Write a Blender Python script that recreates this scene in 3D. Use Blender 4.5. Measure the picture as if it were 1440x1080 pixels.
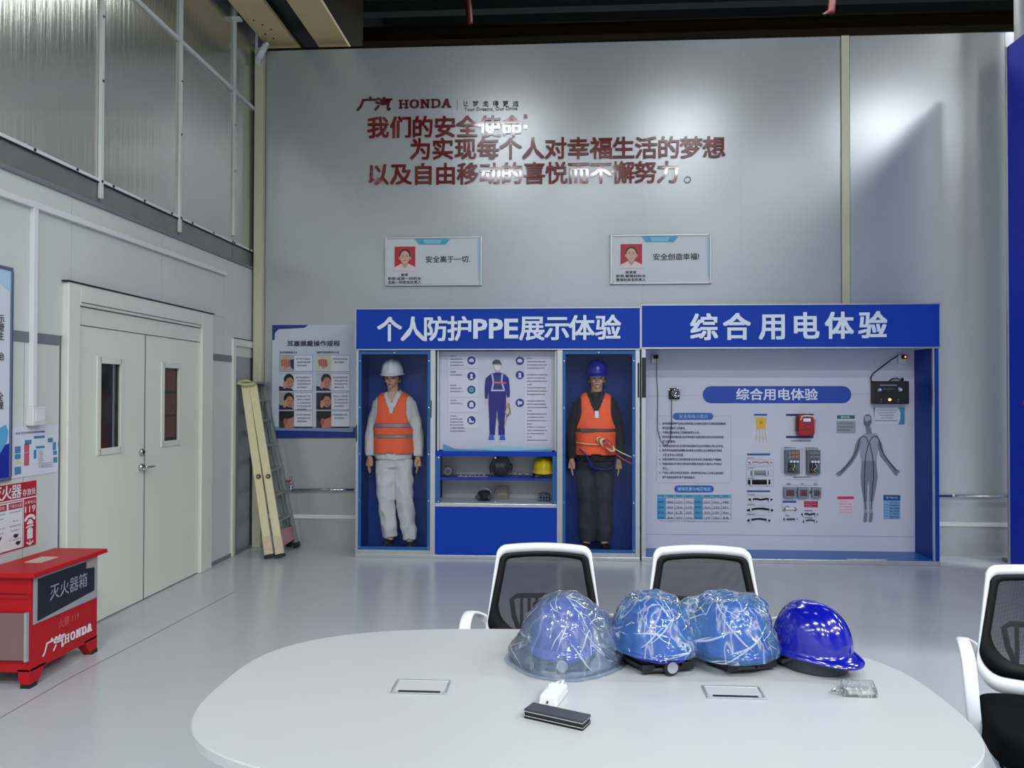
import bpy, bmesh, math, random
from mathutils import Vector, Matrix, noise
random.seed(7)
for o in list(bpy.data.objects): bpy.data.objects.remove(o)
PI = math.pi
sc = bpy.context.scene
COL = sc.collection

# ------------------------------------------------------------------ camera, world, lights, exposure
YAW, PITCH, ROLL, FPX, CAMZ = 0.0627, 0.0130, 0.0019, 1105.8, 1.58
_f = Vector((-math.sin(YAW)*math.cos(PITCH), math.cos(YAW)*math.cos(PITCH), math.sin(PITCH)))
_r0 = Vector((math.cos(YAW), math.sin(YAW), 0)); _u0 = _r0.cross(_f)
_r = _r0*math.cos(ROLL) + _u0*math.sin(ROLL); _u = _u0*math.cos(ROLL) - _r0*math.sin(ROLL)
cam = bpy.data.cameras.new('camera'); cam.sensor_width = 36; cam.lens = 36*FPX/1440; cam.clip_start = .05; cam.clip_end = 100
camo = bpy.data.objects.new('camera', cam); COL.objects.link(camo)
camo.matrix_world = Matrix(((_r.x, _u.x, -_f.x, 0), (_r.y, _u.y, -_f.y, 0), (_r.z, _u.z, -_f.z, CAMZ), (0, 0, 0, 1)))
sc.camera = camo

w = bpy.data.worlds.new('world'); sc.world = w; w.use_nodes = True
w.node_tree.nodes['Background'].inputs[0].default_value = (.6, .65, .72, 1)
w.node_tree.nodes['Background'].inputs[1].default_value = .15

def area(x, y, z, sx, sy, power, col=(.93, .97, 1)):
    l = bpy.data.lights.new('hall_and_fill_lamp', 'AREA'); l.shape = 'RECTANGLE'; l.size = sx; l.size_y = sy; l.energy = power; l.color = col; l.spread = math.radians(156)
    o = bpy.data.objects.new('hall_and_fill_lamp', l); COL.objects.link(o); o.location = (x, y, z); return o
for x, e in ((-1.2, 130), (2.6, 150), (7.0, 230), (10.4, 200)): area(x, -1.4, 7.5, 1.4, .5, e).data.spread = math.radians(162)
for x in (-1.6, .8, 3.2, 5.6): area(x, -5.0, 7.5, 1.1, .5, 190)
for x, e in ((-1.0, 6), (2.6, 12), (7.0, 230), (10.4, 280)): area(x, 4.4, 7.5, 1.4, .6, e)  # right-hand two are unseen fill, added to brighten the left wall
for x in (.4, 2.4, 4.4): area(x, 10.6, 7.6, 1.4, .8, 60)
for x in (0, 5): area(x, -9.5, 7.5, 1.4, .6, 330)  # unseen row far behind the camera, strengthened as frontal fill
for x in (-1.6, .4, 2.4): area(x, 15.2, 7.5, .9, 1.2, 240)
sc.view_settings.view_transform = 'Standard'; sc.view_settings.look = 'None'
sc.view_settings.gamma = 1; sc.view_settings.use_curve_mapping = False
sc.view_settings.exposure = 0.22

# a pixel of the photograph read off onto a known plane of the room (axis 0/1/2 at value v)
def P(px, py, ax, v):
    c = Vector(((px-720)/FPX, -(py-540)/FPX, 1)); d = _r*c.x + _u*c.y + _f*c.z
    o = Vector((0, 0, CAMZ)); t = (v-o[ax])/d[ax]; return o + d*t

# ------------------------------------------------------------------ materials
def srgb(r, g, b):
    f = lambda c: (c/255/12.92) if c/255 <= .04045 else ((c/255+.055)/1.055)**2.4
    return (f(r), f(g), f(b), 1)
MATS = {}
def mat(name, col, rough=.5, metal=0., var=0., scale=6., stretch=(1, 1, 1), bump=0., emit=0., coat=0., spec=.5):
    if name in MATS: return MATS[name]
    m = bpy.data.materials.new(name); m.use_nodes = True; nt = m.node_tree; b = nt.nodes['Principled BSDF']
    c = srgb(*col); b.inputs['Roughness'].default_value = rough; b.inputs['Metallic'].default_value = metal
    b.inputs['Coat Weight'].default_value = coat; b.inputs['Specular IOR Level'].default_value = spec; b.inputs['Coat Roughness'].default_value = .05
    tc = nt.nodes.new('ShaderNodeTexCoord'); mp = nt.nodes.new('ShaderNodeMapping'); mp.inputs['Scale'].default_value = stretch
    nz = nt.nodes.new('ShaderNodeTexNoise'); nz.inputs['Scale'].default_value = scale; nz.inputs['Detail'].default_value = 5
    nt.links.new(tc.outputs['Object'], mp.inputs[0]); nt.links.new(mp.outputs[0], nz.inputs['Vector'])
    rp = nt.nodes.new('ShaderNodeMapRange'); rp.inputs[3].default_value = 1-var; rp.inputs[4].default_value = 1+var
    nt.links.new(nz.outputs[0], rp.inputs[0])
    mx = nt.nodes.new('ShaderNodeVectorMath'); mx.operation = 'SCALE'; mx.inputs[0].default_value = c[:3]
    nt.links.new(rp.outputs[0], mx.inputs['Scale']); nt.links.new(mx.outputs[0], b.inputs['Base Color'])
    if bump:
        bp = nt.nodes.new('ShaderNodeBump'); bp.inputs['Strength'].default_value = bump; bp.inputs['Distance'].default_value = .01
        nt.links.new(nz.outputs[0], bp.inputs['Height']); nt.links.new(bp.outputs[0], b.inputs['Normal'])
    if emit:
        b.inputs['Emission Color'].default_value = c; b.inputs['Emission Strength'].default_value = emit
    MATS[name] = m; return m
def film(name, tint, opaq, ridge=0., rough=.08, white=(235, 240, 245), scale=9., bump=.0, gloss=.9):
    """clear sheet: see-through, with fresnel gloss and some milky film"""
    if name in MATS: return MATS[name]
    m = bpy.data.materials.new(name); m.use_nodes = True; nt = m.node_tree; nt.nodes.clear()
    out = nt.nodes.new('ShaderNodeOutputMaterial'); tr = nt.nodes.new('ShaderNodeBsdfTransparent'); tr.inputs[0].default_value = srgb(*tint)
    df = nt.nodes.new('ShaderNodeBsdfDiffuse'); df.inputs[0].default_value = srgb(*white)
    gl = nt.nodes.new('ShaderNodeBsdfGlossy'); gl.inputs['Roughness'].default_value = rough
    m1 = nt.nodes.new('ShaderNodeMixShader'); m2 = nt.nodes.new('ShaderNodeMixShader')
    fr = nt.nodes.new('ShaderNodeFresnel'); fr.inputs[0].default_value = 1.35
    nt.links.new(tr.outputs[0], m1.inputs[1]); nt.links.new(df.outputs[0], m1.inputs[2])
    m1.inputs[0].default_value = opaq
    if ridge:
        tc = nt.nodes.new('ShaderNodeTexCoord'); nz = nt.nodes.new('ShaderNodeTexNoise'); nz.inputs['Scale'].default_value = scale
        nz.inputs['Detail'].default_value = 2; nz.inputs['Distortion'].default_value = .15
        mp = nt.nodes.new('ShaderNodeMapping'); mp.inputs['Scale'].default_value = (2.0, 2.0, .5); mp.inputs['Rotation'].default_value = (.2, .5, .3)
        nt.links.new(tc.outputs['Object'], mp.inputs[0]); nt.links.new(mp.outputs[0], nz.inputs['Vector'])
        a = nt.nodes.new('ShaderNodeMath'); a.operation = 'SUBTRACT'; a.inputs[1].default_value = .5; nt.links.new(nz.outputs[0], a.inputs[0])
        ab = nt.nodes.new('ShaderNodeMath'); ab.operation = 'ABSOLUTE'; nt.links.new(a.outputs[0], ab.inputs[0])
        mr = nt.nodes.new('ShaderNodeMapRange'); mr.inputs[1].default_value = 0; mr.inputs[2].default_value = .075
        mr.inputs[3].default_value = opaq+ridge; mr.inputs[4].default_value = opaq
        nt.links.new(ab.outputs[0], mr.inputs[0]); nt.links.new(mr.outputs[0], m1.inputs[0])
        m3 = nt.nodes.new('ShaderNodeMapRange'); m3.inputs[1].default_value = 0; m3.inputs[2].default_value = .03; m3.inputs[3].default_value = 1; m3.inputs[4].default_value = 0; nt.links.new(ab.outputs[0], m3.inputs[0])
        mc = nt.nodes.new('ShaderNodeMix'); mc.data_type = 'RGBA'; mc.inputs[6].default_value = srgb(*white); mc.inputs[7].default_value = (.85, .9, .95, 1)
        nt.links.new(m3.outputs[0], mc.inputs[0]); nt.links.new(mc.outputs[2], df.inputs[0])
        bp = nt.nodes.new('ShaderNodeBump'); bp.inputs['Strength'].default_value = bump; bp.inputs['Distance'].default_value = .01
        nt.links.new(ab.outputs[0], bp.inputs['Height']); nt.links.new(bp.outputs[0], gl.inputs['Normal']); nt.links.new(bp.outputs[0], fr.inputs['Normal'])
    sc_ = nt.nodes.new('ShaderNodeMath'); sc_.operation = 'MULTIPLY'; sc_.inputs[1].default_value = gloss
    nt.links.new(fr.outputs[0], sc_.inputs[0]); nt.links.new(sc_.outputs[0], m2.inputs[0])
    nt.links.new(m1.outputs[0], m2.inputs[1]); nt.links.new(gl.outputs[0], m2.inputs[2]); nt.links.new(m2.outputs[0], out.inputs[0])
    MATS[name] = m; return m
def mesh_cloth():
    m = bpy.data.materials.new('chair_mesh'); m.use_nodes = True; nt = m.node_tree; b = nt.nodes['Principled BSDF']
    b.inputs['Base Color'].default_value = srgb(42, 42, 48); b.inputs['Roughness'].default_value = .8
    tc = nt.nodes.new('ShaderNodeTexCoord'); mx = nt.nodes.new('ShaderNodeVectorMath'); mx.operation = 'SCALE'; mx.inputs['Scale'].default_value = 1
    outs = []
    for k, (sx, sz) in enumerate(((1, 1), (1, -1))):
        dt = nt.nodes.new('ShaderNodeVectorMath'); dt.operation = 'DOT_PRODUCT'; dt.inputs[1].default_value = (sx*1100, 0, sz*1100)
        nt.links.new(tc.outputs['Object'], dt.inputs[0]); s = nt.nodes.new('ShaderNodeMath'); s.operation = 'SINE'; nt.links.new(dt.outputs['Value'], s.inputs[0]); outs.append(s)
    p = nt.nodes.new('ShaderNodeMath'); p.operation = 'MULTIPLY'; nt.links.new(outs[0].outputs[0], p.inputs[0]); nt.links.new(outs[1].outputs[0], p.inputs[1])
    g = nt.nodes.new('ShaderNodeMapRange'); g.inputs[1].default_value = .1; g.inputs[2].default_value = .35; g.inputs[3].default_value = 1; g.inputs[4].default_value = .12
    nt.links.new(p.outputs[0], g.inputs[0]); nt.links.new(g.outputs[0], b.inputs['Alpha']); return m

M_ = dict(
 wall=mat('wall_panel_metal', (178, 182, 184), .23, .40, .03, 3, (.4, 1, 2.5)),
 wall_l=mat('wall_panel_painted', (200, 204, 198), .36, 0, .05, 2.2, (1, 1, 1)),
 strip=mat('joint_strip_grey', (120, 124, 130), .4, .2, .05),
 trimw=mat('trim_white', (205, 207, 203), .45, 0, .04),
 cream=mat('cream_post', (190, 186, 160), .5, 0, .06, 3),
 sheet=mat('glazed_sheet', (200, 203, 194), .17, .82, .05, 3., (1, 12, .22), .24),
 flash=mat('flashing_film', (128, 134, 130), .3, .5, .2, 4),
 floor=mat('epoxy_floor', (176, 180, 184), .22, 0, .06, 1.1, (1, 1, 1), .02),
 dark=mat('dark_roof', (24, 26, 26), .8, 0, .3, 2),
 hall=mat('hall_wall_grey', (176, 180, 184), .7, 0, .1, 1),
 beamc=mat('beam_cream', (206, 184, 138), .6, 0, .08, 5),
 brown=mat('beam_brown', (30, 24, 14), .85, 0, .2, 4, spec=.08),
 black=mat('black_paint', (14, 14, 17), .5, 0, .1),
 blue=mat('cabinet_blue', (8, 58, 166), .5, 0, .03, 3, spec=.2),
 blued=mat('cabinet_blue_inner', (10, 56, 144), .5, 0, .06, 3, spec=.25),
 bluep=mat('partition_blue', (8, 48, 200), .5, 0, .04, 2, spec=.25),
 alu=mat('aluminium', (190, 193, 196), .3, .7, .06, 14),
 chrome=mat('chrome', (200, 202, 206), .12, 1, .02),
 board=mat('board_white', (198, 200, 214), .35, 0, .03, 1.5),
 letter=mat('letter_white', (215, 226, 240), .4),
 red_mirror=mat('letter_red_mirror', (112, 4, 20), .15, 0, .04, coat=1.),
 darkred=mat('letter_dark_red', (80, 10, 26), .2, 0, coat=.8),
 tablew=mat('table_white', (176, 179, 180), .32, 0, .01, 2),
 plast=mat('chair_white_plastic', (228, 230, 234), .35, 0, .02),
 blk=mat('chair_black', (11, 12, 16), .6, 0, .1, spec=.25),
 seatf=mat('seat_fabric_black', (8, 9, 12), .9, 0, .25, 300, (1, 1, 1), .3, spec=.1),
 hblue=mat('helmet_blue', (8, 16, 146), .16, 0, .02, 5, (1, 1, 1), 0, 0, .6),
 hwhite=mat('helmet_white', (215, 218, 225), .25, 0, .02),
 hyel=mat('helmet_yellow', (225, 195, 30), .3),
 harn=mat('harness_grey', (52, 58, 68), .5, 0, .1),
 harnk=mat('harness_black', (18, 20, 26), .5, 0, .1),
 knob=mat('knob_grey', (150, 155, 165), .45),
 skin=mat('mannequin_skin', (204, 154, 126), .5, 0, .05),
 whitecl=mat('white_cloth', (214, 212, 214), .85, 0, .05, 8, (1, 1, .4), .3),
 darkcl=mat('dark_cloth', (34, 32, 40), .9, 0, .2, 8, (1, 1, .4), .3),
 trous=mat('charcoal_cloth', (38, 42, 54), .9, 0, .2, 8, (1, 1, .4), .3),
 orange=mat('hi_vis_orange', (250, 96, 52), .7, 0, .06, 9),
 refl=mat('reflective_grey', (150, 138, 140), .35, .3, .05),
 refld=mat('reflective_dark', (92, 62, 66), .5, .1, .05),
 shoe=mat('shoe_black', (18, 18, 22), .4),
 hair=mat('dark_hair', (24, 18, 18), .7),
 lip=mat('mannequin_lip', (140, 70, 66), .5),
 eyew=mat('mannequin_eye', (40, 28, 26), .3),
 fred=mat('fire_box_red', (172, 16, 26), .45, 0, .10, 9, spec=.25),
 door=mat('door_greygreen', (216, 221, 206), .42, 0, .03, 2),
 frame=mat('door_frame_cream', (212, 214, 202), .42, 0, .05, 3),
 glassd=mat('door_window_dark', (38, 42, 42), .08, 0, .4, 4),
 lad=mat('ladder_cream', (206, 198, 158), .55, 0, .14, 14, (3, 3, .6)),
 ladg=mat('ladder_grey', (140, 146, 144), .45, .4, .12, 12),
 pvc=mat('pvc_white', (214, 216, 216), .4),
 pinkr=mat('faded_pink', (170, 120, 128), .7, 0, .2, 12),
 grey=mat('mid_grey', (120, 124, 130), .5), dgrey=mat('dark_grey', (60, 62, 66), .5),
 ropew=mat('rope_cream', (222, 214, 176), .8, 0, .1, 40), roper=mat('rope_red', (196, 60, 70), .8), ropeb=mat('strap_blue', (22, 34, 120), .7),
 lamp=mat('indicator_light', (255, 120, 60), .4, 0, 0, 6, (1, 1, 1), 0, 6.),
 acryl=film('clear_acrylic', (250, 253, 254), .0, rough=.04, gloss=.8),
 bag=film('bag_film', (240, 246, 253), .17, .05, .10, (176, 204, 238), 7., .5, 1.2),
 bag2=film('bag_film_dense', (238, 246, 254), .27, .05, .10, (100, 156, 222), 8., .5, 1.2),
 fold=film('bag_fold', (235, 240, 248), .42, 0, .15, (214, 226, 244)),
 clearp=film('clear_case', (236, 242, 240), .18, .2, .1, (200, 206, 206), 30., .3),
 mesh=mesh_cloth())
def cm(r, g, b, rough=.45): return mat('print_%02x%02x%02x' % (r, g, b), (r, g, b), rough)

# ------------------------------------------------------------------ builders
ORG = {}
def prop(o, label=None, cat=None, group=None, kind=None):
    if label: o['label'] = label
    if cat: o['category'] = cat
    if group: o['group'] = group
    if kind: o['kind'] = kind
    return o
def thing(name, label, cat, loc=(0, 0, 0), group=None):
    o = bpy.data.objects.new(name, None); COL.objects.link(o); o.location = loc; o.empty_display_size = .1
    ORG[o.name] = Vector(loc); return prop(o, label, cat, group)
TXT = {}
def text_geo(s, bold=0.):
    k = (s, round(bold, 4))
    if k in TXT: return TXT[k]
    if bold:
        v, f = text_geo(s, 0.); o = []; n = len(v); fs = []
        for i, (dx, dy) in enumerate(((-1, -1), (1, -1), (1, 1), (-1, 1)) if bold > .011 else ((-1, 0), (1, 0))):
            o += [(a[0]+dx*bold, a[1]+dy*bold*.8, .0004*i) for a in v]; fs += [tuple(q+n*i for q in p) for p in f]
        TXT[k] = (o, fs); return TXT[k]
    c = bpy.data.curves.new('t', 'FONT'); c.body = s; c.size = 1; c.resolution_u = 2
    o = bpy.data.objects.new('t', c); COL.objects.link(o); dg = bpy.context.evaluated_depsgraph_get()
    me = bpy.data.meshes.new_from_object(o.evaluated_get(dg))
    v = [tuple(q.co) for q in me.vertices]; f = [tuple(p.vertices) for p in me.polygons]
    bpy.data.objects.remove(o); bpy.data.curves.remove(c); bpy.data.meshes.remove(me)
    TXT[k] = (v, f); return TXT[k]
class MB:
    def __init__(s): s.v = []; s.f = []
    def add(s, vs, fs):
        n = len(s.v); s.v += [Vector(a) for a in vs]; s.f += [tuple(i+n for i in f) for f in fs]; return s
    def box(s, x0, x1, y0, y1, z0, z1):
        x0, x1 = sorted((x0, x1)); y0, y1 = sorted((y0, y1)); z0, z1 = sorted((z0, z1))
        return s.add([(x0, y0, z0), (x1, y0, z0), (x1, y1, z0), (x0, y1, z0), (x0, y0, z1), (x1, y0, z1), (x1, y1, z1), (x0, y1, z1)],
                     [(0, 3, 2, 1), (4, 5, 6, 7), (0, 1, 5, 4), (1, 2, 6, 5), (2, 3, 7, 6), (3, 0, 4, 7)])
    def hexa(s, b, t):
        return s.add(list(b)+list(t), [(0, 3, 2, 1), (4, 5, 6, 7), (0, 1, 5, 4), (1, 2, 6, 5), (2, 3, 7, 6), (3, 0, 4, 7)])
    def bar(s, a, b, wx, wy, side=(1, 0, 0)):
        a = Vector(a); b = Vector(b); d = (b-a).normalized(); sx = (Vector(side)-d*d.dot(Vector(side))).normalized(); sy = d.cross(sx)
        q = [sx*wx/2*i+sy*wy/2*j for i, j in ((-1, -1), (1, -1), (1, 1), (-1, 1))]
        return s.hexa([a+k for k in q], [b+k for k in q])
    def tube(s, pts, r, n=8, closed=False, rr=None):
        pts = [Vector(p) for p in pts]; m = len(pts); rings = []; up = None
        for i, p in enumerate(pts):
            if closed: t = pts[(i+1) % m]-pts[i-1]
            else: t = pts[min(i+1, m-1)]-pts[max(i-1, 0)]
            t.normalize()
            if up is None: up = t.cross(Vector((0, 0, 1)) if abs(t.z) < .9 else Vector((1, 0, 0))).normalized()
            up = (up-t*up.dot(t)).normalized(); w_ = t.cross(up); q = rr[i] if rr else r
            qa, qb = q if isinstance(q, tuple) else (q, q)
            rings.append([p+up*math.cos(a)*qa+w_*math.sin(a)*qb for a in [2*PI*k/n for k in range(n)]])
        vs = [v for R_ in rings for v in R_]; fs = []
        for i in range(m if closed else m-1):
            j = (i+1) % m
            for k in range(n): fs.append((i*n+k, i*n+(k+1) % n, j*n+(k+1) % n, j*n+k))
        if not closed: fs += [tuple(range(n-1, -1, -1)), tuple((m-1)*n+k for k in range(n))]
        return s.add(vs, fs)
    def cyl(s, a, b, r, n=16, r2=None):
        return s.tube([a, b], r, n, rr=[r, r if r2 is None else r2])
    def ell(s, c, rx, ry, rz, nu=16, nv=10):
        vs = []; fs = []
        for i in range(nv+1):
            t = PI*i/nv
            for k in range(nu):
                a = 2*PI*k/nu; vs.append((c[0]+rx*math.sin(t)*math.cos(a), c[1]+ry*math.sin(t)*math.sin(a), c[2]+rz*math.cos(t)))
        for i in range(nv):
            for k in range(nu): fs.append((i*nu+k, (i+1)*nu+k, (i+1)*nu+(k+1) % nu, i*nu+(k+1) % nu))
        return s.add(vs, fs)
    def rings(s, rs, caps=True, closed=False):
        n = len(rs[0]); vs = [v for r in rs for v in r]; fs = []
        for i in range(len(rs)-1+(1 if closed else 0)):
            j = (i+1) % len(rs)
            for k in range(n): fs.append((i*n+k, i*n+(k+1) % n, j*n+(k+1) % n, j*n+k))
        if caps and not closed: fs += [tuple(range(n-1, -1, -1)), tuple((len(rs)-1)*n+k for k in range(n))]
        return s.add(vs, fs)
    def prism(s, poly, f0, f1):
        n = len(poly); a = [f0(*p) for p in poly]; b = [f1(*p) for p in poly]
        return s.rings([a, b])
    def text(s, t, O, Rv, Uv, size, bold=.0, align='c', fitw=None, fith=None, depth=0., shear=0., wscale=1.):
        v, f = text_geo(t, bold)
        if not v: return s
        xs = [a[0] for a in v]; ys = [a[1] for a in v]; x0, x1, y0, y1 = min(xs), max(xs), min(ys), max(ys)
        sx = sy = size
        if fith: sy = fith/(y1-y0); sx = sy
        if fitw: sx = fitw/(x1-x0)
        if fitw and not fith: sy = size or sx
        sx *= wscale
        cx = {'c': (x0+x1)/2, 'l': x0, 'r': x1}[align]; cy = (y0+y1)/2 if fith else .36
        O = Vector(O); Rv = Vector(Rv); Uv = Vector(Uv); N = Rv.cross(Uv)
        def mp(a, d): return O+Rv*((a[0]-cx)*sx+(a[1]-cy)*sy*shear)+Uv*((a[1]-cy)*sy)+N*(d+(a[2] if len(a) > 2 else 0))
        if not depth: return s.add([mp(a, 0) for a in v], f)
        n = len(v); vs = [mp(a, depth) for a in v]+[mp(a, 0) for a in v]; fs = list(f); ed = {}
        for q in f:
            for i in range(len(q)):
                e = (q[i], q[(i+1) % len(q)]); k = tuple(sorted(e)); ed.setdefault(k, []).append(e)
        for k, l in ed.items():
            if len(l) == 1: a, b = l[0]; fs.append((b, a, a+n, b+n))
        return s.add(vs, fs)
    def build(s, name, m, parent=None, smooth=False, bevel=0., seg=2, solid=0., label=None, recalc=True):
        org = ORG.get(parent.name, Vector()) if parent else Vector()
        me = bpy.data.meshes.new(name); me.from_pydata([tuple(a-org) for a in s.v], [], s.f); me.update()
        if recalc:
            bm = bmesh.new(); bm.from_mesh(me); bmesh.ops.recalc_face_normals(bm, faces=bm.faces); bm.to_mesh(me); bm.free()
        me.materials.append(M_[m] if isinstance(m, str) else m)
        if smooth:
            for p in me.polygons: p.use_smooth = True
        o = bpy.data.objects.new(name, me); COL.objects.link(o)
        if parent: o.parent = parent; ORG[o.name] = org
        if bevel:
            b = o.modifiers.new('b', 'BEVEL'); b.width = bevel; b.segments = seg; b.limit_method = 'ANGLE'; b.angle_limit = .6
        if solid:
            q = o.modifiers.new('s', 'SOLIDIFY'); q.thickness = solid; q.offset = 0
        if smooth and bevel:
            pass
        if label: o['label'] = label
        return o
def bx(*a): return MB().box(*a)
def struct(o): o['kind'] = 'structure'; return o
def copy_tree(o, parent=None, label=None):
    c = o.copy(); COL.objects.link(c); c.parent = parent; ORG[c.name] = Vector()
    if label: c['label'] = label
    for ch in [q for q in bpy.data.objects if q.parent == o]: copy_tree(ch, c)
    return c

# flat print on a wall plane: layout taken off the photograph, laid on the real plane
class Sheet:
    def __init__(s, ax, v, step=.0012, lift=.0012):
        s.ax = ax; s.v = v; s.sg = -1 if ax == 1 else 1; s.step = step; s.lift = lift; s.n = 0; s.parts = {}
        s.R = Vector((1, 0, 0)) if ax == 1 else Vector((0, 1, 0)); s.U = Vector((0, 0, 1)); s.N = s.R.cross(s.U)
    def q(s, px, py, d=0.):
        p = P(px, py, s.ax, s.v); p[s.ax] = s.v; return p+s.N*d
    def _mb(s, key, col, lay):
        k = (key, col) if key.split('_')[-1] in ('print', 'line', 'text', 'caption', 'seam', 'print2') else (key, col, len(s.parts))
        if k not in s.parts: s.parts[k] = MB()
        return s.parts[k], s.lift+s.step*lay
    def rect(s, key, col, x0, y0, x1, y1, lay=1):
        mb, d = s._mb(key, col, lay); a = s.q(x0, y0, d); b = s.q(x1, y1, d); i = 0 if s.ax == 1 else 1
        h0, h1 = a[i], b[i]
        def c(h, z): 
            p = Vector(a); p[i] = h; p.z = z; return p
        mb.add([c(h0, b.z), c(h1, b.z), c(h1, a.z), c(h0, a.z)], [(0, 1, 2, 3)]); return s
    def poly(s, key, col, pts, lay=1):
        mb, d = s._mb(key, col, lay); mb.add([s.q(x, y, d) for x, y in pts], [tuple(range(len(pts)))]); return s
    def disc(s, key, col, cx, cy, r, lay=1, ry=None, n=20):
        return s.poly(key, col, [(cx+r*math.cos(2*PI*k/n), cy-(ry or r)*math.sin(2*PI*k/n)) for k in range(n)], lay)
    def pill(s, key, col, x0, y0, x1, y1, lay=1):
        r = (y1-y0)/2; cy = (y0+y1)/2; pts = []
        for k in range(9): a = -PI/2+PI*k/8; pts.append((x1-r+r*math.cos(a), cy-r*math.sin(a)))
        for k in range(9): a = PI/2+PI*k/8; pts.append((x0+r+r*math.cos(a), cy-r*math.sin(a)))
        return s.poly(key, col, pts, lay)
    def line(s, key, col, pts, w_, lay=2):
        for (ax_, ay), (bx_, by) in zip(pts[:-1], pts[1:]):
            L = math.hypot(bx_-ax_, by-ay) or 1; nx, ny = -(by-ay)/L*w_/2, (bx_-ax_)/L*w_/2
            s.poly(key, col, [(ax_+nx, ay+ny), (bx_+nx, by+ny), (bx_-nx, by-ny), (ax_-nx, ay-ny)], lay)
        return s
    def text(s, key, col, t, x0, y0, x1, y1, bold=0., lay=2, fit=True):
        mb, d = s._mb(key, col, lay); a = s.q(x0, y0, d); b = s.q(x1, y1, d); i = 0 if s.ax == 1 else 1
        O = (a+b)/2
        mb.text(t, O, s.R, s.U, 1, bold, 'c', abs(b[i]-a[i]), abs(a.z-b.z)); return s
    def build(s, parent):
        for k, mb in s.parts.items():
            o = mb.build(k[0], k[1], parent, recalc=False)
            if len(k) == 2 and len(mb.f) > 1: o['kind'] = 'stuff'

FILL = '安全生产人人有责操作规程注意用电防护设备检查佩戴正确使用危险请勿触摸绝缘接地保护电压电流断开电源救援作业现场'
def gib(n, k=0): return ''.join(FILL[(k*7+i*3) % len(FILL)] for i in range(n))

# ================================================================== THE SETTING
fl = struct(bx(-3.3, 14, -12, 22, -.1, 0).build('floor', 'floor'))
cr = MB()
for i, (a, b) in enumerate((((0, 1010), (95, 955)), ((95, 955), (215, 893)), ((215, 893), (330, 832)))):
    p, q = P(*a, 2, 0), P(*b, 2, 0); d = (q-p).normalized(); n_ = Vector((-d.y, d.x, 0))*.0035
    cr.add([p+n_+Vector((0, 0, .0008)), q+n_+Vector((0, 0, .0008)), q-n_+Vector((0, 0, .0008)), p-n_+Vector((0, 0, .0008))], [(0, 1, 2, 3)])
cr.build('floor_joint', mat('floor_joint', (112, 118, 120), .5), fl)
struct(bx(-3.3, 14, -12, 22, 9, 9.1).build('ceiling', 'dark'))
struct(bx(-3.3, -3.215, 8.1, 22, 0, 9).build('wall_left', 'dark'))
struct(bx(14, 14.1, -12, 22, 0, 9).build('wall_right', 'hall'))
struct(bx(-3.3, 14, -12.1, -12, 0, 9).build('wall_behind', 'hall'))
struct(bx(-3.3, 14, 22, 22.1, 0, 9).build('wall_far', 'hall'))

# back wall: metal faced panels side by side, cream cover strips
wb = struct(bx(-3.2, 8.2, 8.012, 8.1, 0, 5.165).build('wall_back', 'wall'))
edges = [-3.08, -2.105, -1.13, -.155, .82, 1.795, 2.775]
for a, b in zip(edges[:-1], edges[1:]): bx(a+.0003, b-.0003, 8.0, 8.012, 0, 5.165).build('wall_panel', 'wall', wb)
for a, b in ((2.868, 4.36), (4.362, 5.8), (5.802, 8.2)): bx(a+.001, b-.001, 8.0, 8.012, 0, 5.165).build('wall_panel', 'wall', wb)
bx(2.782, 2.861, 7.988, 8.012, 0, 5.165).build('joint_strip', 'cream', wb, bevel=.003)
struct(bx(-3.176, -3.085, 7.92, 7.999, 0, 5.17).build('trim_1', 'cream', bevel=.006))
struct(bx(-3.08, 2.78, 7.985, 7.999, .291, .333).build('trim_2', 'trimw', bevel=.003))
struct(bx(2.865, 6.0, 7.985, 7.999, .291, .333).build('trim_3', 'trimw', bevel=.003))
struct(bx(-3.1, 8.2, 7.99, 8.11, 5.165, 5.185).build('trim_4', 'brown'))

# left wall: painted panels below, glazed sheets with battens above
wl = MB()
for (y0, y1, z0, z1) in ((-12, 4.95, 0, 9), (4.95, 6.76, 2.06, 9), (6.76, 7.50, 0, 9), (7.50, 7.95, 2.09, 9), (7.95, 8.1, 0, 9)):
    wl.box(-3.3, -3.215, y0, y1, z0, z1)
wl = struct(wl.build('wall_left', 'strip'))
for a, b in ((1.43, 2.6), (2.6, 3.77), (3.77, 4.94), (4.94, 6.105), (6.105, 7.27), (7.27, 8.0)):
    bx(-3.215, -3.2, a+.002, b-.002, 1.95 if not 4.94 <= a < 6.9 else 2.30, 2.865).build('wall_panel', 'wall_l', wl)
for a, b in ((1.43, 2.6), (2.6, 3.77), (3.77, 4.50), (4.503, 4.83), (6.97, 7.45)):
    bx(-3.215, -3.2, a+.002, b-.002, 0, 1.885).build('wall_panel', 'wall_l', wl)
for a, b in ((1.43, 4.83), (6.97, 7.45)): bx(-3.215, -3.195, a, b, 1.885, 1.95).build('joint_strip', 'strip', wl, bevel=.003)
bx(-3.215, -3.2, 6.972, 7.268, 1.95, 2.297).build('wall_panel', 'wall_l', wl)
bx(-3.215, -3.2, -12, 1.43, 0, 2.865).build('wall_panel', 'wall_l', wl)
bx(-3.215, -3.185, -12, 8.0, 2.865, 2.895).build('ledge', 'strip', wl, bevel=.004)
ys = [-3.9, -2.76, -1.62, -.48, .66, 1.8, 2.95, 4.10, 5.245, 6.375, 7.46, 8.0]
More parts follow.
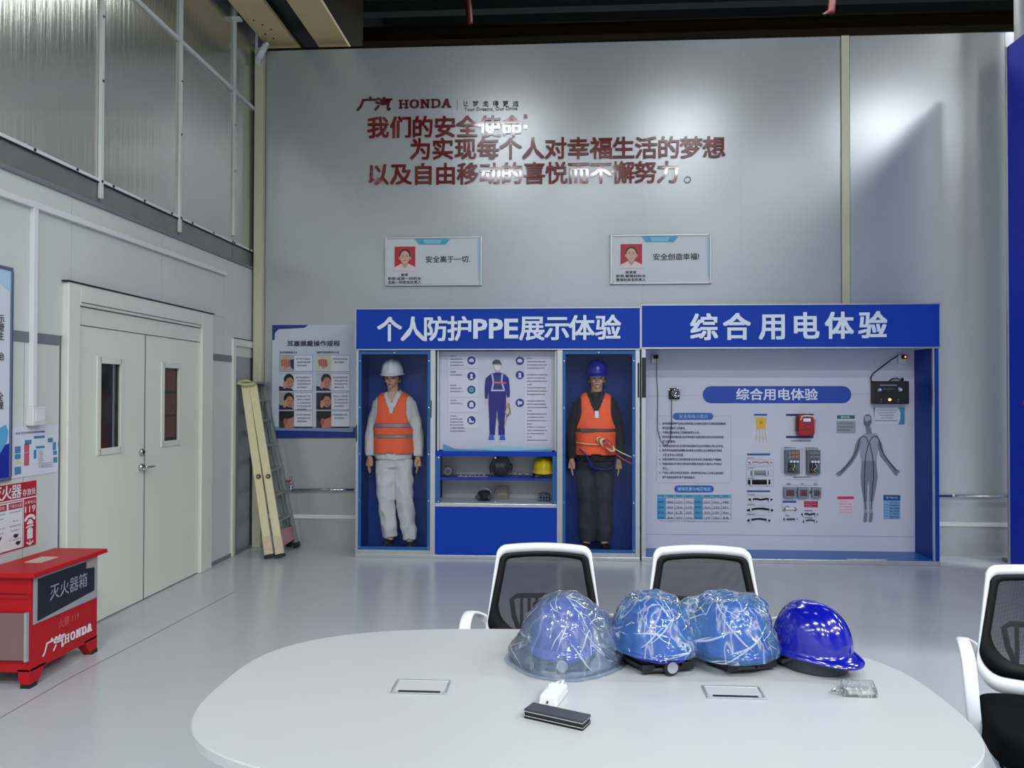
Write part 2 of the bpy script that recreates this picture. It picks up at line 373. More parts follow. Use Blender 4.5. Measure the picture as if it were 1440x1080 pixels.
for a, b in zip(ys[:-1], ys[1:]):
    bx(-3.213, -3.203, a+.004, b-.004, 2.895, 3.045).build('flashing_sheet', 'flash', wl)
    bx(-3.212, -3.200, a+.004, b-.004, 3.06, 4.525).build('glazed_sheet', 'sheet', wl)
    bx(-3.212, -3.200, a+.004, b-.004, 4.555, 6.3).build('glazed_sheet', 'sheet', wl)
for y in ys[6:-1]:
    o = bx(-3.20, -3.178, y-.018, y+.018, 2.93 if y < 7 else 3.12, 6.3).build('batten', 'trimw', wl, bevel=.003)
    for z in (3.05, 3.75, 4.2): MB().cyl((-3.18, y, z), (-3.174, y, z), .010, 8).build('screw', 'black', o)
for y0, y1 in ((-3.9, 6.36), (6.45, 7.98)):
    o = bx(-3.20, -3.19, y0, y1, 3.045, 3.068).build('batten', 'pvc', wl, bevel=.002)
    bx(-3.20, -3.188, y0, y1, 3.038, 3.045).build('seal', 'black', o)
    for k in range(6): 
        y = y1-.12-k*.42
        if y > y0: MB().cyl((-3.19, y, 3.057), (-3.184, y, 3.057), .010, 8).build('screw', 'black', o)
bx(-3.20, -3.18, -3.9, 7.96, 4.522, 4.556).build('batten', 'trimw', wl, bevel=.003)
bx(-3.2, -3.12, 7.40, 7.47, 5.22, 5.242).build('bracket', 'trimw', wl)

# double door
dr = MB()
dr.box(-3.215, -3.16, 4.86, 4.985, 0, 2.30).box(-3.215, -3.16, 6.75, 6.965, 0, 2.30).box(-3.215, -3.16, 4.985, 6.75, 2.16, 2.30)
d1 = struct(bx(-3.26, -3.215, 4.95, 6.79, 2.03, 2.16).build('door_1', 'frame'))
dr.build('door_frame', 'frame', d1, bevel=.006)
MB().box(-3.215, -3.18, 4.985, 6.75, 2.035, 2.155).build('door_head', 'frame', d1, bevel=.004)
MB().box(-3.163, -3.156, 4.99, 6.72, 2.178, 2.184).build('frame_groove', 'strip', d1)
MB().box(-3.20, -3.152, 4.84, 6.975, 2.30, 2.308).build('frame_seal', 'black', d1)
for (a, b, wa, wb_) in ((4.99, 5.842, 5.25, 5.515), (5.850, 6.745, 6.125, 6.385)):
    L = MB()
    for (y0, y1, z0, z1) in ((a, wa, .01, 2.03), (wb_, b, .01, 2.03), (wa, wb_, .01, 1.185), (wa, wb_, 1.80, 2.03)): L.box(-3.225, -3.19, y0, y1, z0, z1)
    leaf = L.build('door_leaf', 'door', d1)
    F = MB()
    for (y0, y1, z0, z1) in ((wa-.035, wa+.012, 1.15, 1.835), (wb_-.012, wb_+.035, 1.15, 1.835), (wa, wb_, 1.15, 1.197), (wa, wb_, 1.788, 1.835)): F.box(-3.192, -3.182, y0, y1, z0, z1)
    F.build('window_frame', 'frame', leaf, bevel=.003)
    bx(-3.214, -3.206, wa, wb_, 1.185, 1.80).build('pane', 'glassd', leaf)
    if a > 5.5:
        for k in range(3): bx(-3.206, -3.203, wa+.02, wb_-.03, 1.22+k*.19, 1.22+k*.19+.17).build('brick_view', mat('dull_brick', (92, 62, 58), .6), leaf)
    else: bx(-3.206, -3.203, wb_-.075, wb_-.06, 1.19, 1.79).build('far_post', 'grey', leaf)
h = MB().cyl((-3.19, 5.79, 1.02), (-3.165, 5.79, 1.02), .028, 16).tube([(-3.165, 5.79, 1.02), (-3.14, 5.79, 1.02), (-3.135, 5.83, 1.02), (-3.138, 5.90, 1.018)], .010, 8).tube([(-3.15, 5.79, 1.02), (-3.14, 5.75, 1.005)], .009, 8)
h.build('door_handle', 'chrome', d1, smooth=True)
MB().cyl((-3.19, 5.795, 1.135), (-3.168, 5.795, 1.135), .026, 16).build('lock_cylinder', 'chrome', d1, smooth=True)
MB().cyl((-3.168, 5.795, 1.135), (-3.165, 5.795, 1.135), .014, 12).build('keyhole', 'black', d1)
for z in (.25, .85, 1.45): bx(-3.19, -3.172, 4.972, 4.992, z-.05, z+.05).build('hinge', 'alu', d1)
bx(-3.192, -3.185, 4.986, 4.992, .02, 2.03).build('door_gap', 'black', d1)
bx(-3.215, -3.188, 5.842, 5.850, .01, 2.03).build('meeting_gap', 'dgrey', d1)

# narrow door in the corner
d2 = struct(bx(-3.24, -3.205, 7.52, 7.93, .02, 2.05).build('door_2', mat('corner_door_grey', (150, 156, 160), .4, 0, .04, 2)))
f_ = MB().box(-3.215, -3.18, 7.455, 7.52, 0, 2.12).box(-3.215, -3.18, 7.52, 7.95, 2.05, 2.12)
f_.build('door_frame', 'frame', d2, bevel=.004)
bx(-3.182, -3.178, 7.46, 7.95, 2.12, 2.128).build('frame_seal', 'black', d2)
bx(-3.205, -3.18, 7.52, 7.95, 0, .02).build('sill', 'strip', d2)
struct(bx(-3.2, -3.19, 6.97, 7.45, 0, .035).build('baseboard_left', 'strip'))

# cable trunking on the left wall, with its socket box
t = thing('cable_trunking', 'white cable trunking above the double door with a drop to a socket box', 'trunking', (-3.2, 4.56, 1.4))
bx(-3.2, -3.17, 1.5, 7.27, 2.70, 2.738).build('level_run', 'pvc', t, bevel=.003)
bx(-3.2, -3.17, 4.535, 4.575, 1.5, 2.70).build('drop_run', 'pvc', t, bevel=.003)
s_ = bx(-3.2, -3.15, 4.515, 4.635, 1.385, 1.50).build('socket_box', 'trimw', t, bevel=.005)
bx(-3.151, -3.147, 4.535, 4.615, 1.41, 1.478).build('socket_face', 'pvc', s_, bevel=.001)

# chrome pipes on the back wall
def pipe(name, label, x0, x1, tap):
    t = thing(name, label, 'pipe', (x0, 7.96, .59))
    MB().tube([(x0, 7.955, .592), (x1, 7.955, .600)], .012, 10).build('pipe_run', 'chrome', t, smooth=True)
    for x in ((x0+.45, x1-.1) if tap else (x0+.3,)): MB().cyl((x-.012, 7.955, .595), (x+.012, 7.955, .595), .019, 12).build('clamp', 'alu', t)
    if tap:
        MB().cyl((x0+.02, 7.955, .58), (x0+.02, 7.955, .67), .016, 12).cyl((x0+.02, 7.955, .67), (x0+.02, 7.955, .73), .010, 10).build('tap_body', 'chrome', t, smooth=True)
        MB().tube([(x0+.02, 7.955, .68), (x0-.04, 7.93, .685), (x0-.07, 7.92, .68)], .009, 8).build('tap_lever', 'fred', t, smooth=True)
        for z in (.60, .635, .665): MB().cyl((x0+.02, 7.955, z-.006), (x0+.02, 7.955, z+.006), .024, 12).build('collar', 'alu', t)
pipe('water_pipe', 'thin chrome pipe with a small tap along the back wall under the ear plug poster', -2.80, -2.00, True)
pipe('water_pipe', 'thin chrome pipe along the back wall between the right cabinet and the tall blue panel', 3.52, 6.0, False)
t = thing('stub_pipe', 'short pale pipe stub slanting up at the top of the corner post', 'pipe', (-3.12, 7.9, 5.0))
MB().cyl((-3.13, 7.88, 5.02), (-3.03, 7.86, 5.17), .034, 14).build('tube', 'trimw', t, smooth=True)
MB().cyl((-3.032, 7.861, 5.165), (-3.02, 7.86, 5.183), .037, 14).build('end_collar', 'alu', t)
bx(-3.15, -3.10, 7.87, 7.925, 4.98, 5.06).build('mount', 'trimw', t)

# overhead: crane girder, roof beams, pipes
t = thing('crane_girder', 'cream painted double girder with black underside slot, overhead at the top left', 'girder', (-2.7, 5, 5.25))
for a, b in ((-3.11, -2.785), (-2.565, -2.245)):
    bx(a, b, 1.0, 8.6, 5.25, 5.29).build('bottom_flange', 'beamc', t, bevel=.004)
bx(-2.785, -2.565, 1.0, 8.6, 5.34, 5.38).build('slot_plate', 'black', t)
bx(-2.60, -2.565, 1.0, 8.6, 5.29, 6.2).build('web_plate', 'black', t); bx(-2.82, -2.785, 1.0, 8.6, 5.29, 6.2).build('web_plate', 'black', t)
bx(-2.27, -2.245, 1.0, 8.72, 5.29, 6.2).build('side_plate', 'brown', t)
for k in range(5): MB().cyl((-3.02+.05*(k % 3), 7.5+.1*k, 5.243), (-3.02+.05*(k % 3), 7.5+.1*k, 5.25), .009, 8).build('bolt', 'brown', t)
for (n, y, z0, z1, m) in (('roof_beam', 10.5, 6.36, 6.52, 'brown'), ('roof_beam', 12.5, 7.75, 7.9, mat('roof_green_grey', (44, 52, 50), .7)), ('roof_beam', 14.0, 8.1, 8.6, 'hall')):
    t = thing(n, {10.5: 'dull brown roof beam, lowest one seen over the back wall', 12.5: 'greenish grey roof beam just above the brown one behind the back wall', 14.0: 'farthest grey roof beam high behind the back wall'}[y], 'beam', (5, y, z0)); m = 'brown' if y < 11 else 'dark'
    bx(-3.3, 14, y, y+.04, z0, z1).build('web', m, t); bx(-3.3, 14, y-.08, y+.12, z0-.02, z0).build('flange', m, t); bx(-3.3, 14, y-.08, y+.12, z1, z1+.02).build('flange', m, t)
for (x, la) in ((-1.32, 'bent red pipe hanging above the slogan behind the wall top'), (3.72, 'bent red pipe above the cream wall joint strip')):
    t = thing('red_pipe', la, 'pipe', (x, 11, 6.7))
    s = 1 if x < 0 else -1
    MB().tube([(x-.06*s, 11, 9), (x-.05*s, 11, 7.4), (x, 11, 7.1), (x+.02*s, 11, 6.85), (x-.12*(s < 0), 11, 6.78)], .05, 10).build('tube', mat('pipe_red', (92, 30, 26), .5), t, smooth=True)
    MB().cyl((x-.055*s, 11, 7.4), (x-.055*s, 11, 7.46), .07, 12).build('flange', 'black', t)
t = thing('white_column', 'white round column rising behind the tall blue panel', 'column', (4.42, 7.6, 0))
MB().cyl((4.42, 7.6, 0), (4.42, 7.6, 9), .17, 24).build('shaft', 'trimw', t, smooth=True)
bx(4.2, 4.64, 7.39, 7.81, 0, .03).build('base_plate', 'strip', t)

# tall blue panel at the right edge
t = thing('blue_partition', 'tall blue display panel with a thin metal edge at the right side of the hall', 'partition', (4.0, 6.3, 0))
bx(3.985, 4.03, 4.9, 7.27, .03, 4.70).build('panel', 'bluep', t)
bx(3.975, 4.04, 7.27, 7.30, 0, 4.71).build('edge_post', 'alu', t, bevel=.003); bx(3.975, 4.04, 4.87, 4.9, 0, 4.71).build('edge_post', 'alu', t, bevel=.003)
bx(3.975, 4.04, 4.9, 7.27, 0, .03).build('bottom_rail', 'alu', t)
bx(3.98, 3.985, 6.95, 7.06, 1.50, 1.53).build('small_mark', cm(190, 40, 110), t)

# ================================================================== SLOGAN
def wchar(c, px, py, em, parent, m, name='letter', bold=.012, yw=7.998, depth=.012, **k):
    o = P(px, py, 1, yw); mb = MB().text(c, (o.x, yw, o.z), (1, 0, 0), (0, 0, 1), em, bold, depth=depth, **k)
    return mb.build(name, m, parent)
t = thing('wall_slogan', 'three lines of large dark red mirror finish letters on the upper back wall', 'lettering', (-.2, 8, 4))
for line, x0, step, y in (('我们的安全使命', 532, 31.3, 178), ('为实现每个人对幸福生活的梦想', 591, 31.75, 209.5), ('以及自由移动的喜悦而不懈努力', 533, 31.2, 246)):
    for i, c in enumerate(line):
        yy = y+(-.006*(x0+i*step-760)) if y == 209.5 else y-.008*(i*step)+(2 if y == 178 else 0)
        wchar(c, x0+i*step, yy, .235, t, 'red_mirror', bold=.023)
b_ = MB()
for z in (4.31, 4.42): o = P(739, 178, 1, 7.998); b_.box(o.x-.018, o.x+.018, 7.986, 7.998, z-.018, z+.018)
b_.build('colon', 'red_mirror', t)
o = P(967, 250, 1, 7.998); MB().tube([(o.x+.03*math.cos(a), 7.99, o.z-.02+.03*math.sin(a)) for a in [2*PI*k/16 for k in range(16)]], .007, 6, closed=True).build('full_stop', mat('letter_pale', (196, 190, 200), .2, .3), t)

t = thing('wall_logo', 'small dark red company wordmark above the slogan on the back wall', 'lettering', (-1.3, 8, 4.6))
wchar('广', 517, 146.5, .15, t, 'darkred', bold=.03, wscale=1.3, shear=.35, depth=.01)
wchar('汽', 539, 147, .15, t, 'darkred', bold=.03, wscale=1.2, shear=.2, depth=.01)
def slab(mb, ch, x, z, wd, h, put):
    """wide slab serif capitals drawn from strokes; put(x, z) maps to 3D pairs"""
    st = wd*.23; sf = h*.16
    def R_(a, b, c, d): put(mb, [(x+a, z+c), (x+b, z+c), (x+b, z+d), (x+a, z+d)])
    def Q(pts): put(mb, [(x+a, z+b) for a, b in pts])
    if ch in 'HN':
        R_(.08*wd, .08*wd+st, 0, h); R_(.92*wd-st, .92*wd, 0, h)
        R_(0, .42*wd, 0, sf); R_(0, .42*wd if ch == 'H' else .2*wd, h-sf, h)
        R_(.58*wd, wd, h-sf, h)
        if ch == 'H': R_(.58*wd, wd, 0, sf); R_(.2*wd, .8*wd, h*.43, h*.58)
        else: Q([(.05*wd, h), (.38*wd, h), (.95*wd, 0), (.66*wd, 0)])
    if ch in 'OD':
        n = 20; o_ = []; i_ = []
        for k in range(n+1):
            a = 2*PI*k/n; e = .8; c, s = math.cos(a), math.sin(a)
            c2 = abs(c)**e*(1 if c > 0 else -1); s2 = abs(s)**e*(1 if s > 0 else -1)
            if ch == 'D' and c < 0: c2 = max(c2*2, -.8); s2 = (1 if s > 0 else -1) if abs(s) > .05 else 0
            o_.append((wd/2*(1+c2), h/2*(1+s2))); i_.append((wd/2*(1+c2*.48), h/2*(1+s2*.66)))
        for k in range(n): Q([o_[k], o_[k+1], i_[k+1], i_[k]])
        if ch == 'D': R_(0, .4*wd, 0, sf); R_(0, .4*wd, h-sf, h); R_(.08*wd, .08*wd+st, 0, h)
    if ch == 'A':
        Q([(.02*wd, 0), (.2*wd, 0), (.56*wd, h), (.36*wd, h)]); Q([(.62*wd, 0), (.9*wd, 0), (.66*wd, h), (.36*wd, h)])
        R_(.2*wd, .7*wd, h*.25, h*.4); R_(-.04*wd, .32*wd, 0, sf); R_(.54*wd, wd, 0, sf)
def putter(O, Rv, Uv, d, sh=0.):
    O = Vector(O); Rv = Vector(Rv); Uv = Vector(Uv); N = Rv.cross(Uv)
    st = [d]
    def put(mb, pts):
        st[0] += .0001; a = [O+Rv*(x+z*sh)+Uv*z for x, z in pts]; mb.rings([a, [q+N*st[0] for q in a]])
    return put
a0 = P(561, 153, 1, 7.998); put = putter((a0.x, 7.998, a0.z), (1, 0, 0), (0, 0, 1), .01)
for i, c in enumerate('HONDA'):
    mb = MB(); slab(mb, c, i*.112, 0, .100, .09, put); mb.build('letter', 'darkred', t)
bx(-1.075, -1.069, 7.99, 8.0, 4.50, 4.63).build('divider', 'grey', t)
for i, c in enumerate('让梦走得更远'): wchar(c, 655+i*14, 146, .062, t, mat('letter_green_black', (26, 44, 42), .3), bold=.01, depth=.006)
wchar('Your Dreams, Our Drive', 690, 153, .052, t, mat('letter_green_black', (26, 44, 42), .3), name='small_lettering', bold=.008, depth=.005, fitw=.55)

# ================================================================== PORTRAIT CARDS
def portrait_card(x0, y0, x1, y1, words, lines, label, hair, sq):
    a = P(x0, y0, 1, 7.97); b = P(x1, y1, 1, 7.97)
    t = thing('portrait_card', label, 'sign', ((a.x+b.x)/2, 7.98, (a.z+b.z)/2), 'framed portrait cards on the back wall')
    bx(a.x+.01, b.x-.01, 7.978, 7.999, b.z+.01, a.z-.01).build('card', cm(198, 202, 206, .35), t)
    f = MB(); e = .022
    for q in ((a.x, a.x+e, b.z, a.z), (b.x-e, b.x, b.z, a.z), (a.x+e, b.x-e, a.z-e, a.z), (a.x+e, b.x-e, b.z, b.z+e)): f.box(q[0], q[1], 7.968, 7.999, q[2], q[3])
    f.build('frame', 'alu', t, bevel=.005)
    S = Sheet(1, 7.978); W = x1-x0; 
    def X(u): return x0+u*W/137
    S.poly('tab_print', cm(62, 158, 190), [(X(42), y0+3), (X(92), y0+3), (X(86), y0+11), (X(48), y0+11)]); S.poly('tab_print', cm(120, 186, 208), [(X(54), y0+4), (X(80), y0+4), (X(78), y0+10), (X(56), y0+10)], 2)
    S.rect('portrait_ground', cm(178, 30, 46), X(14), y0+14, X(43), y0+43)
    S.poly('portrait_shirt', cm(214, 196, 196), [(X(12), y0+48), (X(14), y0+43), (X(23), y0+38), (X(34), y0+38), (X(44), y0+43), (X(45), y0+48)], 2)
    cx, cy = X(28.5), y0+29
    S.disc('portrait_hair', cm(*hair), cx, cy-3.5, 8.2, 3, ry=8); S.disc('portrait_ear', cm(196, 150, 132), cx-7.5, cy+1, 1.4, 3, ry=2.2); S.disc('portrait_ear', cm(196, 150, 132), cx+7.5, cy+1, 1.4, 3, ry=2.2)
    S.poly('portrait_neck', cm(188, 144, 126), [(cx-3.5, cy+5), (cx+3.5, cy+5), (cx+4, cy+11), (cx, cy+15), (cx-4, cy+11)], 3)
    S.disc('portrait_face', cm(208, 164, 146), cx, cy, 6.6*sq, 4, ry=9.2)
    for q in (-2.8, 2.8): S.disc('portrait_eye', cm(50, 36, 34), cx+q, cy-1.2, .95, 5, ry=.5); S.rect('portrait_brow', cm(50, 36, 34), cx+q-1.4, cy-3.2, cx+q+1.4, cy-2.6, 5)
    S.poly('portrait_nose', cm(186, 138, 120), [(cx-1, cy+2.4), (cx, cy-.6), (cx+1, cy+2.4)], 5); S.rect('portrait_mouth', cm(164, 92, 86), cx-2, cy+4.4, cx+2, cy+5.2, 5)
    S.text('motto_print', cm(28, 30, 34), words, X(58), y0+27, X(120), y0+36, .012)
    for i, l in enumerate(lines): 
        hw = len(l)*2.6; S.text('caption_print', cm(50, 52, 58), l, X(28)-hw, y0+51.5+i*5.2, X(28)+hw, y0+55.5+i*5.2, .02)
    S.poly('edge_tint', cm(150, 196, 206), [(X(130), y0+4), (X(133.5), y0+4), (X(133.5), y0+62), (X(131.5), y0+60)])  # pale teal strip along the card's right edge
    S.build(t)
portrait_card(541, 333, 678, 401.5, '安全高于一切.', ['某某', '职务:总装一科科长', '总装一科安全负责人'], 'left framed portrait card on the back wall, above the white helmet cabinet', (40, 30, 28), 1.0)
portrait_card(858, 329.5, 1001, 399, '安全创造幸福!', ['某某某', '职务:管理科科长', '管理科安全负责人'], 'right framed portrait card on the back wall, above the joint of the two cabinets', (58, 34, 32), 1.06)

# ================================================================== EAR PLUG POSTER
t = thing('instruction_poster', 'blue and white ear plug instruction poster with eight small pictures, beside the ladder', 'poster', (-2.55, 7.99, 1.7))
a, b = P(383, 457, 1, 7.985), P(501, 615, 1, 7.985)
bx(a.x, b.x, 7.985, 7.999, b.z, a.z).build('backing_board', cm(186, 194, 206, .35), t)
S = Sheet(1, 7.985)
S.poly('blue_corner', cm(18, 48, 130), [(383, 457), (434, 457), (428, 461), (392, 463), (387, 468), (386, 478), (383, 478)])
S.poly('pale_band', cm(120, 140, 176), [(383, 597), (387, 600), (500, 600), (500, 606), (385, 606)])
S.poly('blue_band', cm(18, 40, 120), [(382.5, 596), (385, 598), (387, 605), (496, 607), (498, 601), (500.5, 600), (500.5, 616), (384, 616)], 2)
S.text('title_print', cm(36, 40, 60), '耳塞佩戴操作规程', 404, 479, 478, 487, .02)
S.text('subtitle_print', cm(84, 88, 104), '泡沫耳塞佩戴方法', 393, 494, 418, 497, .02); S.text('subtitle_print', cm(84, 88, 104), '硅胶耳塞佩戴使用方法', 445.5, 494, 477, 497, .02)
def face_pic(x0, y0, x1, y1, k):
    w_, h_ = x1-x0, y1-y0; bgc = [(170, 160, 150), (196, 186, 172), (176, 196, 206), (170, 180, 190), (150, 150, 146), (40, 36, 34), (52, 48, 46)][k % 7]
    S.rect('picture_ground', cm(*bgc), x0, y0, x1, y1, 2)
    sk = cm(176, 120, 100); hr = cm(26, 20, 22)
    if k < 2:
        S.poly('picture_hand', cm(188, 124, 104), [(x0+2, y0+9), (x0+6, y0+5), (x0+w_*.7, y0+6), (x0+w_*.8, y0+15), (x0+w_*.45, y0+19), (x0+5, y0+14)], 3)
        for i in range(4): S.poly('picture_finger', cm(160, 84, 74), [(x0+3+i*3.2, y0+7), (x0+4.6+i*3.2, y0+6), (x0+5.4+i*3.2, y0+15), (x0+4+i*3.2, y0+16)], 4)
        if k == 0: S.poly('picture_sleeve', cm(30, 44, 92), [(x0+w_*.72, y0+7), (x1, y0+5), (x1, y1-2), (x0+w_*.8, y0+17)], 5)
    elif k < 6:
        S.poly('picture_shirt', cm(26, 30, 66), [(x0, y0+h_*.72), (x0+w_*.4, y0+h_*.8), (x0+w_*.8, y0+h_*.85), (x1, y1), (x0, y1)], 3)
        S.disc('picture_hair', hr, x0+w_*.66, y0+h_*.36, w_*.34, 4, ry=h_*.36)
        S.disc('picture_face', sk, x0+w_*.72, y0+h_*.54, w_*.26, 5, ry=h_*.33)
        S.poly('picture_hand', cm(190, 140, 118), [(x0+w_*.3, y0+h_*.5), (x0+w_*.5, y0+h_*.42), (x0+w_*.56, y0+h_*.7), (x0+w_*.42, y0+h_*.9), (x0+w_*.28, y0+h_*.85)], 6)
        for q in (.64, .84): S.rect('picture_eye', hr, x0+w_*q-1, y0+h_*.46, x0+w_*q+1, y0+h_*.49, 6)
        S.rect('picture_mouth', cm(130, 66, 62), x0+w_*.68, y0+h_*.74, x0+w_*.82, y0+h_*.77, 6)
    else:
        S.poly('picture_face', sk, [(x0+w_*.3, y0+h_*.45), (x1, y0+h_*.3), (x1, y1), (x0+w_*.4, y1)], 3)
        S.poly('picture_hair', hr, [(x0, y0), (x1, y0), (x1, y0+h_*.34), (x0+w_*.5, y0+h_*.5), (x0+w_*.25, y0+h_*.6), (x0, y0+h_*.5)], 4)
        S.disc('picture_ear', cm(160, 88, 74), x0+w_*.42, y0+h_*.62, w_*.13, 5, ry=h_*.2)
for c in range(2):
    for r in range(4):
        x0 = 392.6+c*52.3; y0 = (499.5, 525.5, 552, 578)[r]; y1 = y0+(23, 24, 24, 24)[r]; g = cm(206, 208, 216)
        S.rect('cell_print', g, x0, y0, x0+47, y1, 1)
        for ln in ([(x0, y0), (x0+47, y0)], [(x0+47, y0), (x0+47, y1)], [(x0, y1), (x0+47, y1)]): S.line('cell_line', cm(130, 140, 170), ln, .5, 3)
        face_pic(x0, y0, x0+21, y1, (c if r == 0 else (2+c if r == 1 else (4+c if r == 2 else 6))))
        nl = (3, 4, 5, 3)[r]-c*(r != 1)
        for i in range(nl): S.text('body_print', cm(96, 98, 120), gib(7-(i == nl-1)*2, r*3+c+i), x0+23.5+(i > 0)*2, y0+4+i*4.6, x0+44-(i == nl-1)*5, y0+6.6+i*4.6, .01, 3)
S.build(t)

# ================================================================== LEFT CABINET (protective gear)
YF = 7.53
t = thing('display_cabinet', 'tall blue glazed cabinet with two dressed mannequins and a poster between them', 'cabinet', (-.62, 7.75, 0))
o = bx(-1.99, .748, YF-.01, 7.97, 2.015, 2.405).build('header', 'blue', t)
f = MB().box(-1.995, .75, YF-.016, YF, 2.400, 2.412).box(-1.995, .75, YF-.016, YF, 2.003, 2.016).box(.742, .752, YF-.016, YF, 2.016, 2.4).box(-1.998, -1.988, YF-.016, YF, 2.016, 2.4)
f.build('header_trim', 'alu', o, bevel=.002)
L = [('个', 548), ('人', 581), ('防', 613), ('护', 646), ('P', 675.5), ('P', 697.5), ('E', 719), ('展', 748), ('示', 783), ('体', 818), ('验', 855)]
for i, (c, px) in enumerate(L):
    lat = c in 'PE'
    q = P(px, 463.5-.008*(px-548), 1, YF-.012)
    mb = MB()
    if lat: mb.text(c, (q.x, YF-.010, q.z), (1, 0, 0), (0, 0, 1), 1, .03, 'c', .135, .19, depth=.01)
    else: mb.text(c, (q.x, YF-.010, q.z), (1, 0, 0), (0, 0, 1), .25, .022, depth=.01)
    mb.build('header_letter', 'letter', o)
bx(-1.99, .745, 7.955, 7.975, 0, 2.015).build('back_panel', 'blued', t)
bx(-1.99, .745, YF, 7.955, .0, .05).build('floor_plate', 'blued', t)
bx(-1.99, .745, YF-.012, YF, .0, .035).build('base_rail', 'alu', t, bevel=.003)
for a, b in ((-1.99, -1.965), (-1.262, -1.212), (-.042, .012), (.700, .745)):
    bx(a, b, YF-.012, YF+.025, .035, 2.003).build('post', 'alu', t, bevel=.004)
for a in (-1.985, -1.245, -.022, .725): bx(a, a+.015, YF+.03, 7.955, .05, 2.015).build('divider_panel', 'blued', t)
for (a, b, hx) in ((-1.965, -1.262, -1.25), (.012, .700, .735)):
    g = MB(); e = .028
    g.box(a, a+e, YF-.004, YF+.008, .075, 1.995).box(b-e, b, YF-.004, YF+.008, .075, 1.995).box(a+e, b-e, YF-.004, YF+.008, 1.965, 1.995).box(a+e, b-e, YF-.004, YF+.008, .075, .105)
    d = g.build('door', mat('door_edge_blue', (22, 84, 150), .3), t)
    MB().add([(a+e, YF+.002, .105), (b-e, YF+.002, .105), (b-e, YF+.002, 1.965), (a+e, YF+.002, 1.965)], [(0, 1, 2, 3)]).build('pane', 'acryl', d)
    bx(a, b, YF-.010, YF, .035, .075).build('door_sill', 'alu', d)
    for x in (a+.014, b-.014):
        for z in (.1, .55, 1.0, 1.45, 1.9): MB().cyl((x, YF-.009, z), (x, YF-.003, z), .007, 8).build('screw', 'chrome', d)
    MB().cyl(((a+b)/2, YF-.009, 1.98), ((a+b)/2, YF-.003, 1.98), .007, 8).build('screw', 'chrome', d)
bx(-1.257, -1.249, YF-.02, YF-.010, 1.35, 1.52).build('door_handle', 'black', t, bevel=.002)
bx(.722, .738, YF-.02, YF-.010, 1.55, 1.88).build('door_handle', 'black', t, bevel=.003)
bx(-1.985, -1.975, YF-.02, YF-.010, 1.12, 1.28).build('door_handle', 'black', t, bevel=.002)
# middle bay: framed poster, two glazed shelves, closed blue panel
m_ = bx(-1.212, -.042, YF-.008, YF+.01, .035, .497).build('lower_panel', 'blue', t)
bx(-1.212, -.042, YF-.012, YF+.02, .497, .53).build('middle_rail', 'alu', t, bevel=.004)
bx(-1.212, -.042, YF+.0, YF+.02, .985, 1.03).build('middle_beam', 'blue', t)
bx(-1.212, -.042, YF+.01, 7.90, .525, .535).build('shelf_floor', 'board', t)
bx(-1.20, -.05, 7.90, 7.92, .53, 1.0).build('shelf_back', cm(190, 186, 184), t)
bx(-1.20, -.05, YF+.05, 7.90, .748, .772).build('shelf', 'blue', t)
bx(-1.20, -.05, YF+.05, 7.90, .98, .992).build('shelf_roof', 'blued', t)
for a, b in ((-1.212, -1.165), (-.085, -.042)): bx(a, b, YF, YF+.012, .53, .985).build('shelf_edge', mat('door_edge_blue', (22, 84, 150), .3), t)
g = MB().add([(-1.165, YF+.004, .53), (-.085, YF+.004, .53), (-.085, YF+.004, .985), (-1.165, YF+.004, .985)], [(0, 1, 2, 3)]).build('shelf_pane', 'acryl', t)
for x in (-1.18, -.63, -.06):
    for z in (.545, .97): MB().cyl((x, YF-.006, z), (x, YF+.002, z), .008, 8).build('screw', 'chrome', g)
# poster in the middle bay
pb = bx(-1.188, -.062, 7.655, 7.67, 1.035, 2.0).build('poster_board', cm(196, 196, 214, .35), t)
bx(-1.205, -1.188, 7.58, 7.68, 1.03, 2.0).build('poster_side', 'alu', t); bx(-.062, -.045, 7.58, 7.68, 1.03, 2.0).build('poster_side', 'alu', t)
S = Sheet(1, 7.655)
S.poly('wave_print', cm(92, 150, 196), [(623, 624), (640, 631), (700, 634), (776, 632), (776, 636), (623, 636)]); S.poly('wave_print', cm(150, 200, 226), [(660, 631), (700, 626), (760, 630), (776, 628), (776, 632), (700, 634)], 2)
ink = cm(70, 70, 100); ic = cm(28, 48, 120)
for i, (y, n) in enumerate(((507, 4), (529, 2), (548, 3), (569, 2), (591, 6))):
    S.disc('round_icon', cm(24, 84, 116) if i == 2 else ic, 663, y, 5.9, 2)
    S.rect('text_cell', cm(206, 206, 222), 631, y-9, 672, y+10, 1)
    for k in range(n): S.text('text_print', ink, gib(4 if k == 0 else 12-(k*5) % 5, i+k), 633, y-7+k*4.2, 642 if k == 0 else 655-(k*5) % 6, y-5+k*4.2, .01, 3)
S.rect('text_cell', cm(206, 206, 222), 738, 501, 775, 624, 1)
for i, (y) in enumerate((507.5, 527.5, 566.5)): S.disc('round_icon', ic, 731, y, 5.9, 2)
for k in range(26):
    y = 503+k*4.6
    if k in (4, 12): continue
    S.text('text_print', ink, gib(5 if k % 4 == 0 else 15, k), 741, y, 748 if k % 4 == 0 else 770-(k*3) % 5, y+2, .01, 3)
